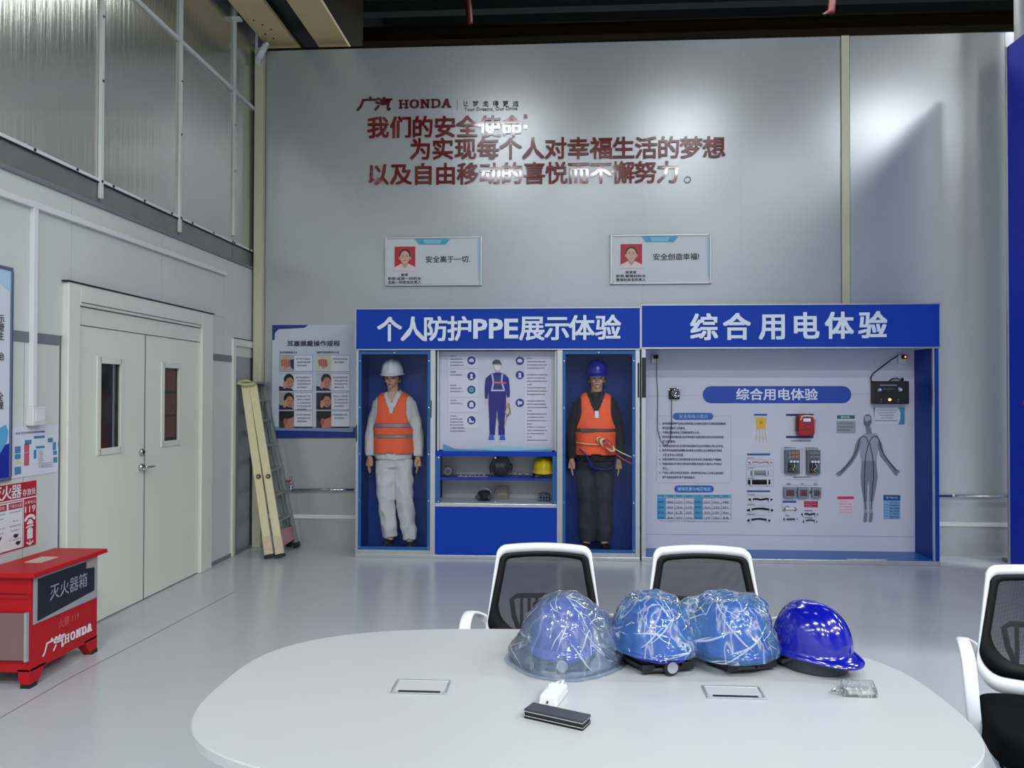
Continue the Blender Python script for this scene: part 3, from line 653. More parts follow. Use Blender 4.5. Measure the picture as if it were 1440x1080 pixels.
# pictograms on the round icons
lt = cm(200, 206, 230)
for cx, cy, k in ((663, 507, 0), (663, 529, 1), (663, 548, 2), (663, 569, 3), (663, 591, 4), (731, 507.5, 5), (731, 527.5, 6), (731, 566.5, 7)):
    if k in (0, 5): S.poly('icon_mark', lt, [(cx-3.6, cy), (cx-2, cy-3), (cx+2, cy-3), (cx+3.6, cy), (cx+3, cy+2), (cx-3, cy+2)], 3)
    elif k in (1, 6): S.disc('icon_mark', lt, cx, cy-1.5, 2, 3); S.poly('icon_mark', lt, [(cx-2.5, cy+3.6), (cx-1, cy), (cx+1.5, cy), (cx+2.6, cy+3.6)], 3)
    elif k == 2: S.disc('icon_mark', cm(120, 180, 190), cx, cy, 3, 3); S.disc('icon_mark', cm(24, 84, 116), cx, cy, 1.4, 4)
    elif k == 3: S.poly('icon_mark', lt, [(cx-3, cy+3.5), (cx-3, cy-2), (cx-1, cy-3.6), (cx+1, cy-3.6), (cx+3, cy-2), (cx+3, cy+3.5)], 3)
    elif k == 4: S.poly('icon_mark', lt, [(cx-3.5, cy-3), (cx-1, cy-3), (cx-.5, cy), (cx+3.5, cy+1.5), (cx+3, cy+3.5), (cx-3.5, cy+3)], 3)
    else: S.rect('icon_mark', lt, cx-3, cy-3, cx-.5, cy+3, 3); S.disc('icon_mark', lt, cx+1.5, cy, 2.2, 3)
nv = cm(26, 24, 120); nv2 = cm(20, 56, 110); bt = cm(190, 150, 196)
S.poly('figure_trousers', nv, [(687, 550), (712, 550), (711.5, 575), (709.5, 592), (710, 612), (701, 612), (700.5, 590), (699, 576), (697.5, 592), (696, 612), (688.5, 612), (688, 590), (687, 570)], 3)
S.poly('figure_jacket', nv, [(690, 526), (697, 524), (704, 524), (711, 527), (715.5, 532), (717, 546), (717, 558), (713, 559), (712, 551), (687, 551), (685.5, 561), (682, 560), (681.5, 546), (683, 532)], 4)
S.poly('figure_shirt', nv2, [(694, 528), (707, 528), (708, 547), (693.5, 547)], 5)
for ln in ([(692, 526), (694, 537), (692, 548)], [(706.5, 526), (705.5, 537), (709, 548)], [(690.5, 549), (710, 549)]): S.line('figure_harness', cm(196, 176, 214), ln, 2.2, 6)
S.line('figure_harness_red', cm(206, 90, 130), [(694, 538), (712, 538.5)], 2.2, 7)
S.disc('figure_head', cm(196, 160, 150), 699, 515, 4.8, 4, ry=7.5); S.poly('figure_helmet', cm(60, 66, 80), [(692, 513), (693, 508), (698, 505.5), (703, 507), (706, 513), (706, 515), (704, 512), (694, 512)], 6)
S.poly('figure_mask', cm(214, 222, 226), [(695, 514), (704, 514), (704, 519), (700, 522), (696, 519)], 6); S.poly('figure_neck', cm(196, 160, 150), [(697, 521), (703, 521), (702.5, 526), (698, 526)], 3)
S.poly('figure_hand', cm(206, 180, 176), [(682, 561), (685.5, 561), (686, 566), (684.5, 570), (682.6, 567)], 4); S.poly('figure_hand', cm(206, 180, 176), [(712, 559), (716, 559), (716.5, 564), (714, 567), (712, 564)], 4)
for x in (687, 702.5): S.poly('figure_shoe', cm(40, 90, 180), [(x, 618), (x+1.5, 611), (x+7, 611), (x+8.5, 619), (x+1, 620)], 5); S.rect('figure_sole', cm(214, 222, 236), x, 619, x+8, 620.4, 6)
for ln in ([(714, 567), (717, 578), (711, 592), (709, 600)], [(716, 567), (718, 582), (712, 586)], [(714, 570), (710, 580), (714, 584)], [(699, 584), (700, 590), (702, 598)]): S.line('figure_rope', cm(150, 124, 92), ln, 1.2, 5)
S.build(pb)

# gear on the shelves
def helmet(name, label, cat, shell, harness, group=None, knob=True, parent=None, s=1., root=None):
    """hard hat, front towards +y, lower edge of the shell at z = 0"""
    t = root or thing(name, label, cat, (0, 0, 0), group)
    ax, ay, H = .108*s, .132*s, .137*s; n = 48; R = []
    for i in range(15):
        u = i/14; th = u*PI/2; k = math.sin(th)**.92 if i else 0.004; z = H*math.cos(th)**.9
        ring = []
        for j in range(n):
            a = 2*PI*j/n; x = ax*k*math.cos(a); y = ay*k*math.sin(a)
            g = math.exp(-(x/(.020*s))**2)*.008*s*math.sin(th)**.3*(1 if u < .93 else 0) - math.exp(-((abs(x)-.036*s)/(.009*s))**2)*.004*s*(1 if .1 < u < .9 else 0)
            ring.append(Vector((x*(1+.4*g/(s*.1)), y*(1+g/(s*.13)), z+g*math.cos(th))))
        R.append(ring)
    for (out, dz) in ((.004, -.002), (.5, -.010), (1., -.016), (1., -.021), (.3, -.016)):
        ring = []
        for j in range(n):
            a = 2*PI*j/n; e = .012+.030*max(0, math.sin(a))**4+.006*max(0, -math.sin(a))**3
            ring.append(Vector(((ax+e*out*s)*math.cos(a), (ay+e*out*s)*math.sin(a), dz*s-out*.010*s*max(0, math.sin(a))**3-.008*s*out*max(0, -math.sin(a))**2)))
        R.append(ring)
    sh = MB().rings(R, caps=False); sh.f.append(tuple(range(n)))
    sh.build('shell', shell, t, smooth=True)
    R = []
    for (z, k) in ((-.004, .90), (-.014, .89), (-.050, .88), (-.066, .87), (-.066, .84), (-.014, .86)):
        R.append([Vector((ax*k*math.cos(2*PI*j/n), ay*k*math.sin(2*PI*j/n), z*s)) for j in range(n)])
    if harness:
        MB().rings(R, caps=False).build('headband', harness, t, smooth=False)
        c = MB()
        for q in (-1, 1): c.tube([(q*ax*.92, .02*s, -.012*s), (q*ax*.95, -.03*s, -.045*s), (q*ax*.60, -ay*.84, -.056*s), (0, -ay*1.0, -.050*s)], .008*s, 6)
        c.build('rear_strap', harness, t)
        for q in (-1, 1): bx(q*ax*.62-.022*s, q*ax*.62+.022*s, -ay*.92, -ay*.84, -.062*s, -.036*s).build('strap_buckle', 'alu' if harness == 'harness' else harness, t, bevel=.003)
        if knob:
            MB().cyl((0, -ay*.84, -.040*s), (0, -ay*1.12, -.040*s), .026*s, 20).build('knob_housing', 'harnk', t, bevel=.003)
            MB().cyl((0, -ay*1.12, -.040*s), (0, -ay*1.17, -.040*s), .018*s, 20).build('adjusting_knob', 'knob', t, bevel=.002)
    return t
q = P(765, 660, 1, 7.72); o = helmet('safety_helmet', 'yellow hard hat on the upper glazed shelf between the mannequins', 'helmet', 'hyel', 'harnk', knob=False, s=.98); o.location = (q.x+.0, 7.72, .837); o.rotation_euler = (.0, 0, 0)
q = P(704, 655, 1, 7.74); t = thing('welding_mask', 'black welding face shield standing in the middle of the upper glazed shelf', 'mask', (q.x, 7.74, .772))
R = []
for i, (z, hw, dy) in enumerate(((0, .06, .02), (.05, .085, 0), (.11, .095, -.01), (.16, .088, 0), (.195, .06, .02), (.208, .03, .04))):
    R.append([Vector((q.x+hw*math.cos(a), 7.74+dy-.05*math.sin(a), .772+z)) for a in [PI*k/12 for k in range(13)]]+[Vector((q.x+hw*math.cos(a), 7.75+dy+.03*math.sin(a), .772+z)) for a in [PI-PI*k/12 for k in range(13)]])
MB().rings(R).build('shell', 'black', t, smooth=True)
bx(q.x-.05, q.x+.05, 7.672, 7.69, .86, .91).build('window_frame', 'blk', t, bevel=.004); bx(q.x-.042, q.x+.042, 7.669, 7.673, .868, .902).build('dark_window', 'glassd', t)
MB().tube([(q.x-.1, 7.76, .80), (q.x-.108, 7.77, .86), (q.x-.095, 7.78, .9)], .009, 8).tube([(q.x+.1, 7.76, .80), (q.x+.108, 7.77, .86), (q.x+.095, 7.78, .9)], .009, 8).build('strap', 'blk', t)
q = P(631, 664, 1, 7.72); t = thing('dust_respirator', 'dark round filter respirator at the left end of the upper glazed shelf', 'respirator', (q.x, 7.72, .772))
MB().cyl((q.x, 7.72, .823), (q.x, 7.68, .823), .048, 24).build('filter_body', 'dgrey', t, bevel=.006); MB().cyl((q.x, 7.68, .823), (q.x, 7.674, .823), .036, 24).build('filter_grille', 'grey', t)
MB().cyl((q.x, 7.674, .823), (q.x, 7.670, .823), .02, 20).build('valve', 'dgrey', t); MB().tube([(q.x-.04, 7.73, .80), (q.x-.05, 7.80, .80), (q.x+.02, 7.82, .785), (q.x+.06, 7.76, .80), (q.x+.035, 7.73, .85)], .005, 6).build('strap', 'grey', t)
q = P(663, 668, 1, 7.72); t = thing('ear_plugs', 'small pinkish corded ear plugs lying beside the respirator on the upper shelf', 'ear plugs', (q.x, 7.72, .775))
for k in range(6): MB().cyl((q.x-.10+k*.045, 7.70+.02*(k % 2), .772), (q.x-.10+k*.045, 7.70+.02*(k % 2), .80), .010, 10, .006).build('plug', mat('plug_pink', (190, 150, 160), .6), t, smooth=True)
MB().tube([(q.x-.13+k*.03, 7.66+.015*math.sin(k*1.7), .776) for k in range(11)], .003, 5).build('cord', 'ropew', t)
q = P(736, 665, 1, 7.70); t = thing('safety_glasses', 'black rimmed safety glasses lying between the welding mask and the yellow hard hat', 'glasses', (q.x, 7.7, .78))
g = MB()
for c in (-.035, .035): g.tube([(q.x+c+.028*math.cos(a), 7.68, .800+.017*math.sin(a)) for a in [2*PI*k/14 for k in range(14)]], .003, 5, closed=True)
g.tube([(q.x-.063, 7.68, .808), (q.x-.06, 7.76, .80), (q.x-.055, 7.80, .79)], .003, 5).tube([(q.x+.063, 7.68, .808), (q.x+.075, 7.76, .80), (q.x+.09, 7.80, .79)], .003, 5).tube([(q.x-.01, 7.68, .802), (q.x+.01, 7.68, .802)], .003, 5)
g.build('frame', 'blk', t); 
for c in (-.035, .035): bx(q.x+c-.025, q.x+c+.025, 7.679, 7.681, .785, .815).build('lens', 'acryl', t)
q = P(681, 694, 1, 7.70); t = thing('half_mask_respirator', 'dark half mask respirator with a pale headband on the lower glazed shelf', 'respirator', (q.x, 7.7, .535))
R = [[Vector((q.x+a_*math.cos(2*PI*k/20)*rx, 7.7+ry*math.sin(2*PI*k/20), .535+z)) for k in range(20)] for z, rx, ry, a_ in ((0, .055, .04, 1), (.03, .072, .05, 1), (.07, .066, .046, 1), (.095, .05, .04, 1), (.10, .02, .02, 1))]
MB().rings(R).build('face_piece', 'blk', t, smooth=True); 
for c in (-.05, .05): MB().cyl((q.x+c, 7.66, .575), (q.x+c*1.2, 7.635, .575), .026, 16).build('filter', 'dgrey', t, bevel=.003)
MB().tube([(q.x-.05, 7.72, .62), (q.x-.02, 7.70, .66), (q.x+.05, 7.70, .645), (q.x+.07, 7.72, .61)], .007, 6).build('headband', mat('pale_blue', (140, 160, 176), .6), t)
q = P(705, 692, 1, 7.80); t = thing('brown_glove_pack', 'dull brown packet standing behind the half mask respirator', 'packet', (q.x, 7.8, .535))
MB().hexa([(q.x-.075, 7.78, .535), (q.x+.07, 7.78, .535), (q.x+.07, 7.83, .535), (q.x-.075, 7.83, .535)], [(q.x-.06, 7.80, .665), (q.x+.07, 7.80, .672), (q.x+.07, 7.82, .672), (q.x-.06, 7.82, .665)]).build('packet_body', mat('dull_brown2', (128, 112, 100), .7, 0, .1, 20), t, bevel=.006)
MB().box(q.x-.03, q.x+.05, 7.783, 7.789, .58, .60).build('packet_label', cm(150, 138, 122), t)
q = P(762, 693, 1, 7.80); t = thing('folded_gloves', 'folded grey blue work gloves at the right end of the lower glazed shelf', 'gloves', (q.x, 7.8, .535))
for k in range(2):
    g = MB()
    for i in range(4): g.tube([(q.x-.02+.028*i, 7.74, .555+.03*k), (q.x-.02+.028*i, 7.70, .557+.03*k), (q.x-.02+.028*i, 7.665, .552+.03*k)], .013, 8, rr=[.014, .013, .008])
    g.hexa([(q.x-.035, 7.74, .540+.03*k), (q.x+.08, 7.74, .540+.03*k), (q.x+.08, 7.86, .540+.03*k), (q.x-.035, 7.86, .540+.03*k)], [(q.x-.03, 7.745, .568+.03*k), (q.x+.075, 7.745, .568+.03*k), (q.x+.075, 7.855, .568+.03*k), (q.x-.03, 7.855, .568+.03*k)])
    g.build('glove', mat('glove_blue', (110, 124, 144), .8), t, smooth=True)

# ------------------------------------------------------------------ mannequins
def interp(tab, z):
    if z <= tab[0][0]: return tab[0][1:]
    for a, b in zip(tab[:-1], tab[1:]):
        if z <= b[0]:
            t_ = (z-a[0])/(b[0]-a[0]); t_ = t_*t_*(3-2*t_) if False else t_
            return [p+(q_-p)*t_ for p, q_ in zip(a[1:], b[1:])]
    return tab[-1][1:]
def limb(mb, pts, rad, n=14):
    """tapering tube through joints, smoothly sampled"""
    pts = [Vector(p) for p in pts]; P_ = []; R_ = []
    m = len(pts)
    for i in range(m-1):
        p0, p1, p2, p3 = pts[max(i-1, 0)], pts[i], pts[i+1], pts[min(i+2, m-1)]
        for k in range(4):
            u = k/4; P_.append(.5*((2*p1)+(p2-p0)*u+(2*p0-5*p1+4*p2-p3)*u*u+(3*p1-p0-3*p2+p3)*u**3)); ra, rb = rad[i], rad[i+1]
            R_.append((ra[0]+(rb[0]-ra[0])*u, ra[1]+(rb[1]-ra[1])*u) if isinstance(ra, tuple) else ra+(rb-ra)*u)
    P_.append(pts[-1]); R_.append(rad[-1]); return mb.tube(P_, 0, n, rr=R_)
def blob(mb, name, m, parent, vox, amp=0., fr=9., sm=3, stretch=(1, 1, .5), dec=0):
    me = bpy.data.meshes.new('b'); me.from_pydata([tuple(a) for a in mb.v], [], mb.f); o = bpy.data.objects.new('b', me); COL.objects.link(o)
    bm = bmesh.new(); bm.from_mesh(me); bmesh.ops.recalc_face_normals(bm, faces=bm.faces); bm.to_mesh(me); bm.free()
    r = o.modifiers.new('r', 'REMESH'); r.mode = 'VOXEL'; r.voxel_size = vox
    s_ = o.modifiers.new('s', 'SMOOTH'); s_.iterations = sm; s_.factor = .5
    dg = bpy.context.evaluated_depsgraph_get(); e = bpy.data.meshes.new_from_object(o.evaluated_get(dg)); bpy.data.objects.remove(o)
    if amp:
        ns = [Vector(v.normal) for v in e.vertices]
        for v, n_ in zip(e.vertices, ns):
            c = v.co; q_ = Vector((c.x*fr*stretch[0], c.y*fr*stretch[1], c.z*fr*stretch[2]))
            v.co = c + n_*amp*((1-2*abs(noise.noise(q_)))+.5*noise.noise(q_*2.3)-.6)
    for p in e.polygons: p.use_smooth = True
    e.materials.clear(); e.materials.append(M_[m]); ob = bpy.data.objects.new(name, e); COL.objects.link(ob)
    if parent: ob.parent = parent; ORG[ob.name] = Vector()
    return ob
TORSO = [(.84, .176, .122, 0), (.95, .178, .124, 0), (1.08, .176, .118, 0), (1.2, .188, .122, 0), (1.34, .202, .126, 0), (1.44, .200, .118, .005), (1.49, .182, .10, .008), (1.525, .120, .082, .010), (1.55, .078, .068, .010)]
def torso_pt(a, z, off=0.):
    rx, ry, cy = interp(TORSO, z); c, s = math.cos(a), math.sin(a); e = .8
    return Vector(((rx+off)*abs(c)**e*(1 if c > 0 else -1), cy+(ry+off)*abs(s)**e*(1 if s > 0 else -1), z))
def mannequin(label, x, y, z, sleeve, leg, hat, cloth, trou, stripe, yaw, hx=0.):
    t = thing('mannequin', label, 'mannequin', (0, 0, 0))
    # body
    b = MB()
    b.rings([[torso_pt(2*PI*k/24, zz, -.03) for k in range(24)] for zz in (.84, .95, 1.08, 1.2, 1.32, 1.40, 1.45)])
    limb(b, [(0, .02, 1.38), (0, .012, 1.47), (hx*.5, .0, 1.55), (hx, -.005, 1.64)], [.085, .060, .052, .058])
    b.ell((hx, -.004, 1.700), .073, .092, .105, 24, 16); b.ell((hx, -.030, 1.640), .050, .062, .060, 20, 12)
    b.ell((hx, -.088, 1.602), .022, .018, .018, 12, 8)
    b.hexa([(hx-.016, -.10, 1.648), (hx+.016, -.10, 1.648), (hx+.012, -.06, 1.648), (hx-.012, -.06, 1.648)], [(hx-.006, -.094, 1.70), (hx+.006, -.094, 1.70), (hx+.006, -.06, 1.70), (hx-.006, -.06, 1.70)])
    b.ell((hx, -.106, 1.656), .013, .014, .010, 10, 8); b.ell((hx, -.086, 1.712), .048, .012, .010, 12, 8)
    for q in (-1, 1): b.ell((hx+q*.075, .008, 1.672), .010, .020, .032, 10, 8); b.ell((hx+q*.034, -.066, 1.655), .022, .022, .020, 10, 8)
    b.ell((hx, -.096, 1.622), .022, .012, .007, 12, 6)
    ends = []
    for q in (-1, 1):
        sp = sleeve[0 if q < 0 else 1]
        limb(b, [(q*.165, .01, 1.45)]+sp, [.048, .040, .034, .026])
        w_ = Vector(sp[-1]); ends.append(w_)
        pc = w_+Vector((0, -.008, -.055)); limb(b, [w_, pc, w_+Vector((q*.004, -.018, -.10))], [(.026, .020), (.020, .036), (.016, .036)], 12)
        for i, (L_, dy) in enumerate(((.064, -.032), (.074, -.011), (.069, .010), (.054, .030))):
            f0 = w_+Vector((q*.002, -.016+dy, -.092)); limb(b, [f0, f0+Vector((-q*.002, -.004, -L_*.5)), f0+Vector((-q*.012, -.010, -L_))], [.0085, .008, .006], 8)
        limb(b, [w_+Vector((0, -.030, -.035)), w_+Vector((-q*.012, -.056, -.068)), w_+Vector((-q*.016, -.062, -.100))], [.012, .010, .008], 8)
    for q, lp in zip((-1, 1), leg): limb(b, lp, [.085, .055, .040]); e_ = Vector(lp[-1]); limb(b, [e_, e_+Vector((q*.01, -.04, -.045)), e_+Vector((q*.02, -.09, -.058))], [.040, .030, .018])
    b.ell((0, 0, .86), .14, .09, .08)
    blob(b, 'body', 'skin', t, .005, sm=1)
    # face paint and hair
    for q in (-1, 1):
        MB().ell((hx+q*.030, -.089, 1.684), .013, .006, .006, 12, 8).build('eye', 'eyew', t, smooth=True)
        MB().tube([(hx+q*.012, -.099, 1.704), (hx+q*.030, -.100, 1.709), (hx+q*.048, -.090, 1.703)], .004, 6).build('eyebrow', 'hair', t)
    MB().ell((hx, -.107, 1.622), .020, .005, .006, 12, 8).build('lips', 'lip', t, smooth=True)
    hm = MB(); R = []
    for i in range(8):
        zz = 1.66+.018*i; k = math.sqrt(max(.05, 1-((zz-1.70)/.112)**2)); R.append([Vector((hx+.081*k*math.cos(a), .006+.098*k*math.sin(a), zz)) for a in [-.35+(PI+.7)*j/16 for j in range(17)]])
    for i in range(7):
        n0 = len(hm.v)
    vs = [v for r_ in R for v in r_]; hm.add(vs, [(i*17+k, i*17+k+1, (i+1)*17+k+1, (i+1)*17+k) for i in range(7) for k in range(16)])
    hm.build('hair', 'hair', t, smooth=True, solid=.01)
    # jacket with sleeves and collar
    j = MB(); zs = [.88, .95, 1.08, 1.2, 1.34, 1.44, 1.49, 1.525, 1.55]
    j.rings([[torso_pt(2*PI*k/32, zz) for k in range(32)] for zz in zs])
    for q in (-1, 1):
        sp = sleeve[0 if q < 0 else 1]; limb(j, [(q*.150, .01, 1.445)]+sp, [.066, .066, .056, .048], 16)
    jk = blob(j, 'jacket', cloth, t, .010, .010, 11, 3)
    c = MB()
    for q in (-1, 1):
        c.hexa([(q*.008, -.120, 1.38), (q*.030, -.125, 1.395), (q*.030, -.108, 1.395), (q*.008, -.105, 1.38)], [(q*.055, -.085, 1.545), (q*.098, -.055, 1.515), (q*.095, -.035, 1.520), (q*.05, -.06, 1.552)])
        c.hexa([(q*.055, -.085, 1.535), (q*.098, -.055, 1.510), (q*.095, -.035, 1.515), (q*.05, -.06, 1.540)], [(q*.05, .06, 1.575), (q*.085, .06, 1.53), (q*.08, .075, 1.53), (q*.045, .075, 1.575)])
    c.build('collar', cloth, t, bevel=.006)
    MB().hexa([(-.006, -.118, 1.44), (.006, -.118, 1.44), (.006, -.09, 1.44), (-.006, -.09, 1.44)], [(-.036, -.086, 1.552), (.036, -.086, 1.552), (.036, -.05, 1.552), (-.036, -.05, 1.552)]).build('neck_opening', 'skin' if cloth == 'whitecl' else 'blk', t, bevel=.004)
    # trousers
    tr = MB(); tr.rings([[torso_pt(2*PI*k/28, zz, -.012) for k in range(28)] for zz in (.80, .86, .93, .97)])
    for lp in leg:
        l0, l1, l2 = [Vector(p) for p in lp]; e_ = l2+Vector((0, 0, .0))
        limb(tr, [l0+Vector((0, 0, .02)), (l0+l1)/2, l1, (l1+l2)/2, e_], [(.098, .105), (.092, .098), (.082, .086), (.076, .08), (.070, .076)], 18)
    blob(tr, 'trousers', trou, t, .010, .012, 9, 2, (1, 1, .6))
    for q, lp in zip((-1, 1), leg):
        e_ = Vector(lp[-1]); s_ = MB(); dx = q*.03
        limb(s_, [e_+Vector((0, .05, -.055)), e_+Vector((dx*.3, -.02, -.045)), e_+Vector((dx*.8, -.10, -.062)), e_+Vector((dx*1.2, -.165, -.070))], [(.036, .036), (.045, .040), (.044, .032), (.022, .018)], 14)
        blob(s_, 'shoe', 'shoe', t, .007, sm=3)
    # high visibility vest: front and back shell with arm openings and a deep V
    arm = lambda h_: .142+.070*min(1, max(0, (1.34-h_)/.19))**1.4
    nz_, na = 60, 112; z0, z1 = .93, 1.542; idx = {}; vv = []; ff = []; st1 = []; st2 = []
    for i in range(nz_+1):
        zz = z0+(z1-z0)*i/nz_
        for k in range(na):
            a = 2*PI*k/na; wob = .004*noise.noise(Vector((math.cos(a)*3, math.sin(a)*3, zz*9)))
            p_ = torso_pt(a, zz, .016+wob+.02*max(0, (1.15-zz))); 
            for xl, cond in (((zz-1.31)*.40, p_.y < 0 and zz > 1.31), (arm(zz), zz > 1.15)):
                if cond and abs(abs(p_.x)-xl) < .0065: p_.x = math.copysign(xl, p_.x)
            idx[i, k] = len(vv); vv.append(p_)
    def lim(u): return max(0., u)
    for i in range(nz_):
        zz = z0+(z1-z0)*(i+.5)/nz_
        for k in range(na):
            a = 2*PI*(k+.5)/na; p_ = torso_pt(a, zz, .016)
            if abs(p_.x) > arm(zz) and zz > 1.14: continue
            if p_.y < 0 and abs(p_.x) < (zz-1.31)*.40: continue
            if p_.y > 0 and zz > 1.52 and abs(p_.x) < .07: continue
            if p_.y < 0 and abs(p_.x) < .004: continue
            if p_.y < 0 and zz < .945+.18*max(0, .05-abs(p_.x)): continue
            fc = (idx[i, k], idx[i, (k+1) % na], idx[i+1, (k+1) % na], idx[i+1, k])
            if any(s0 <= zz <= s0+.036 for s0 in stripe): st1.append(fc)
            else: ff.append(fc)
    mb = MB().add(vv, ff); mb.build('vest', 'orange', t, smooth=True, solid=.006)
    mb = MB().add(vv, st1); mb.build('vest_stripe', 'refl' if cloth == 'whitecl' else 'refld', t, smooth=True, solid=.009)
    h = bpy.data.objects.new('helmet', None); COL.objects.link(h); h.parent = t; ORG[h.name] = Vector()
    # worn helmet: parts directly as sub-parts
    helmet('', '', '', hat, None, root=h, s=1.0)
    h.location = (hx, .005, 1.742); h.rotation_euler = (-.06, 0, PI)
    t.location = (x, y, z); t.rotation_euler = (0, 0, yaw)
    return t
m1 = mannequin('mannequin in white work clothes, orange vest with two grey stripes and a white hard hat', -1.665, 7.76, .052,
    ([(-.222, .02, 1.18), (-.240, .0, 1.02), (-.238, -.02, .91)], [(.222, .02, 1.18), (.248, .0, 1.02), (.245, -.02, .91)]),
    ([(-.085, 0, .85), (-.075, -.01, .47), (-.035, .0, .105)], [(.085, 0, .85), (.115, -.02, .47), (.165, -.0, .085)]),
    'hwhite', 'whitecl', 'whitecl', (1.09, 1.20), .0, -.02)
m2 = mannequin('mannequin in dark work clothes, orange vest, rope lanyard and a blue hard hat', .335, 7.76, .052,
    ([(-.215, .02, 1.18), (-.235, .0, 1.02), (-.232, -.02, .90)], [(.215, .02, 1.18), (.232, .0, 1.02), (.220, -.02, .90)]),
    ([(-.085, 0, .85), (-.080, -.01, .47), (-.085, .0, .095)], [(.085, 0, .85), (.085, -.01, .47), (.085, .0, .095)]),
    'hblue', 'darkcl', 'trous', (1.16,), .0, .015)
t = m2; ORG[t.name] = Vector()
for (pts, r, m, nme) in (
    ([(-.16, -.14, 1.0), (-.10, -.155, .95), (-.05, -.16, .86), (-.01, -.15, .78)], .016, 'ropeb', 'strap'),
    ([(-.10, -.15, .86), (.0, -.17, .82), (.10, -.16, .80), (.18, -.13, .84), (.19, -.10, .93)], .018, 'ropeb', 'thigh_strap'),
    ([(-.19, -.11, 1.06), (-.10, -.155, 1.05), (.0, -.165, 1.045), (.10, -.16, 1.06)], .012, 'ropew', 'belt_cord'),
    ([(.14, -.17, 1.03), (.24, -.19, .97), (.36, -.2, .92)], .005, 'ropew', 'loose_cord'), ([(.14, -.17, 1.0), (.22, -.19, .93), (.35, -.2, .86)], .005, 'roper', 'loose_cord')):
    MB().tube(pts, r, 8, rr=[(r, r*.45)]*len(pts) if r > .01 else None).build(nme, m, t, smooth=True)
for k in range(5):
    m = ('ropew', 'roper', 'ropew', 'ropew', 'roper')[k]; c = Vector((.085+.008*k, -.175-.006*k, 1.055-.005*k)); tl = .5+.25*k
    MB().tube([(c.x+(.085-.006*k)*math.cos(a)*math.cos(.5)-.035*math.sin(a)*math.sin(tl*.3), c.y-.012*math.sin(a*2+k), c.z-(.085-.01*k)*math.cos(a)*math.sin(.5)+(.040+.004*k)*math.sin(a)) for a in [2*PI*i/22 for i in range(22)]], .008, 6, closed=True).build('lanyard_loop', m, t, smooth=True)
bx(-.015, .025, -.155, -.148, 1.30, 1.37).build('name_tag', 'letter', t, bevel=.003)
bx(-.15, -.02, -.152, -.144, 1.165, 1.195).build('belt_buckle', 'dgrey', t)
MB().hexa([(.105, -.11, 1.42), (.135, -.10, 1.42), (.135, -.09, 1.42), (.105, -.10, 1.42)], [(.085, -.085, 1.50), (.115, -.075, 1.50), (.115, -.065, 1.49), (.085, -.075, 1.49)]).build('shoulder_flap', 'ropew', t)

# ================================================================== RIGHT CABINET (electricity board)
t = thing('experience_cabinet', 'wide blue framed open cabinet with a white electricity safety board, right of the mannequin cabinet', 'cabinet', (2.13, 7.75, 0))
o = bx(.757, 3.50, YF-.01, 7.96, 2.03, 2.425).build('header', 'blue', t)
f = MB().box(.752, 3.508, YF-.016, YF, 2.422, 2.434).box(.752, 3.508, YF-.016, YF, 2.012, 2.028).box(.752, .762, YF-.016, YF, 2.028, 2.422).box(3.498, 3.508, YF-.016, YF, 2.028, 2.422)
f.build('header_trim', 'alu', o, bevel=.002)
for c, px in zip('综合用电体验', (990, 1036, 1085, 1134, 1180, 1227)):
    q = P(px, 460.5-.012*(px-990), 1, YF-.012); MB().text(c, (q.x, YF-.010, q.z), (1, 0, 0), (0, 0, 1), .265, .026, depth=.01).build('header_letter', 'letter', o)
bx(.757, 3.455, 7.945, 7.965, .04, 2.03).build('back_board', 'board', t)
BY = 7.945
bx(.757, 3.455, YF, 7.945, .0, .045).build('floor_plate', mat('plate_blue', (30, 92, 170), .35), t)
bx(.757, 3.50, YF-.012, YF, .0, .042).build('base_rail', 'alu', t, bevel=.003)
bx(3.455, 3.50, YF+.01, 7.965, 0, 2.02).build('side_panel', 'blued', t)
bx(3.440, 3.452, YF-.012, YF+.02, .042, 2.012).build('post', 'alu', t, bevel=.003)
bx(.757, .80, YF-.012, YF+.02, .042, 2.012).build('post', 'alu', t, bevel=.003)
bx(.757, .775, YF+.02, 7.945, .045, 2.02).build('side_panel', 'board', t)
bx(.762, .80, YF-.02, YF-.012, 1.55, 1.93).build('magnet_strip', 'black', t, bevel=.004)
S = Sheet(1, BY)
S.line('board_seam', cm(176, 178, 190), [(905, 557), (1290, 553)], .6, 1); S.line('board_seam', cm(160, 164, 180), [(906, 751), (1285, 755)], .8, 1)
pb_ = cm(24, 74, 160); wt = cm(220, 226, 240); kk = cm(60, 62, 84)
S.pill('title_pill', cm(14, 66, 168), 988, 543, 1197, 567, 2); S.text('title_print', wt, '综合用电体验', 1035, 546, 1150, 563, .02, 3)
S.pill('small_pill', cm(46, 96, 170), 946, 580.5, 1003, 590.5, 2); S.text('pill_print', cm(150, 180, 224), '安全用电小常识', 955, 582.5, 995, 588.5, .012, 3)
for ln in ([(925, 585), (946, 585)], [(1003, 585), (1028, 585)], [(1028, 585), (1028, 676)], [(1026, 679), (926, 679)], [(923, 676), (923, 588)]): S.line('border_line', cm(150, 154, 176), ln, .5, 1)
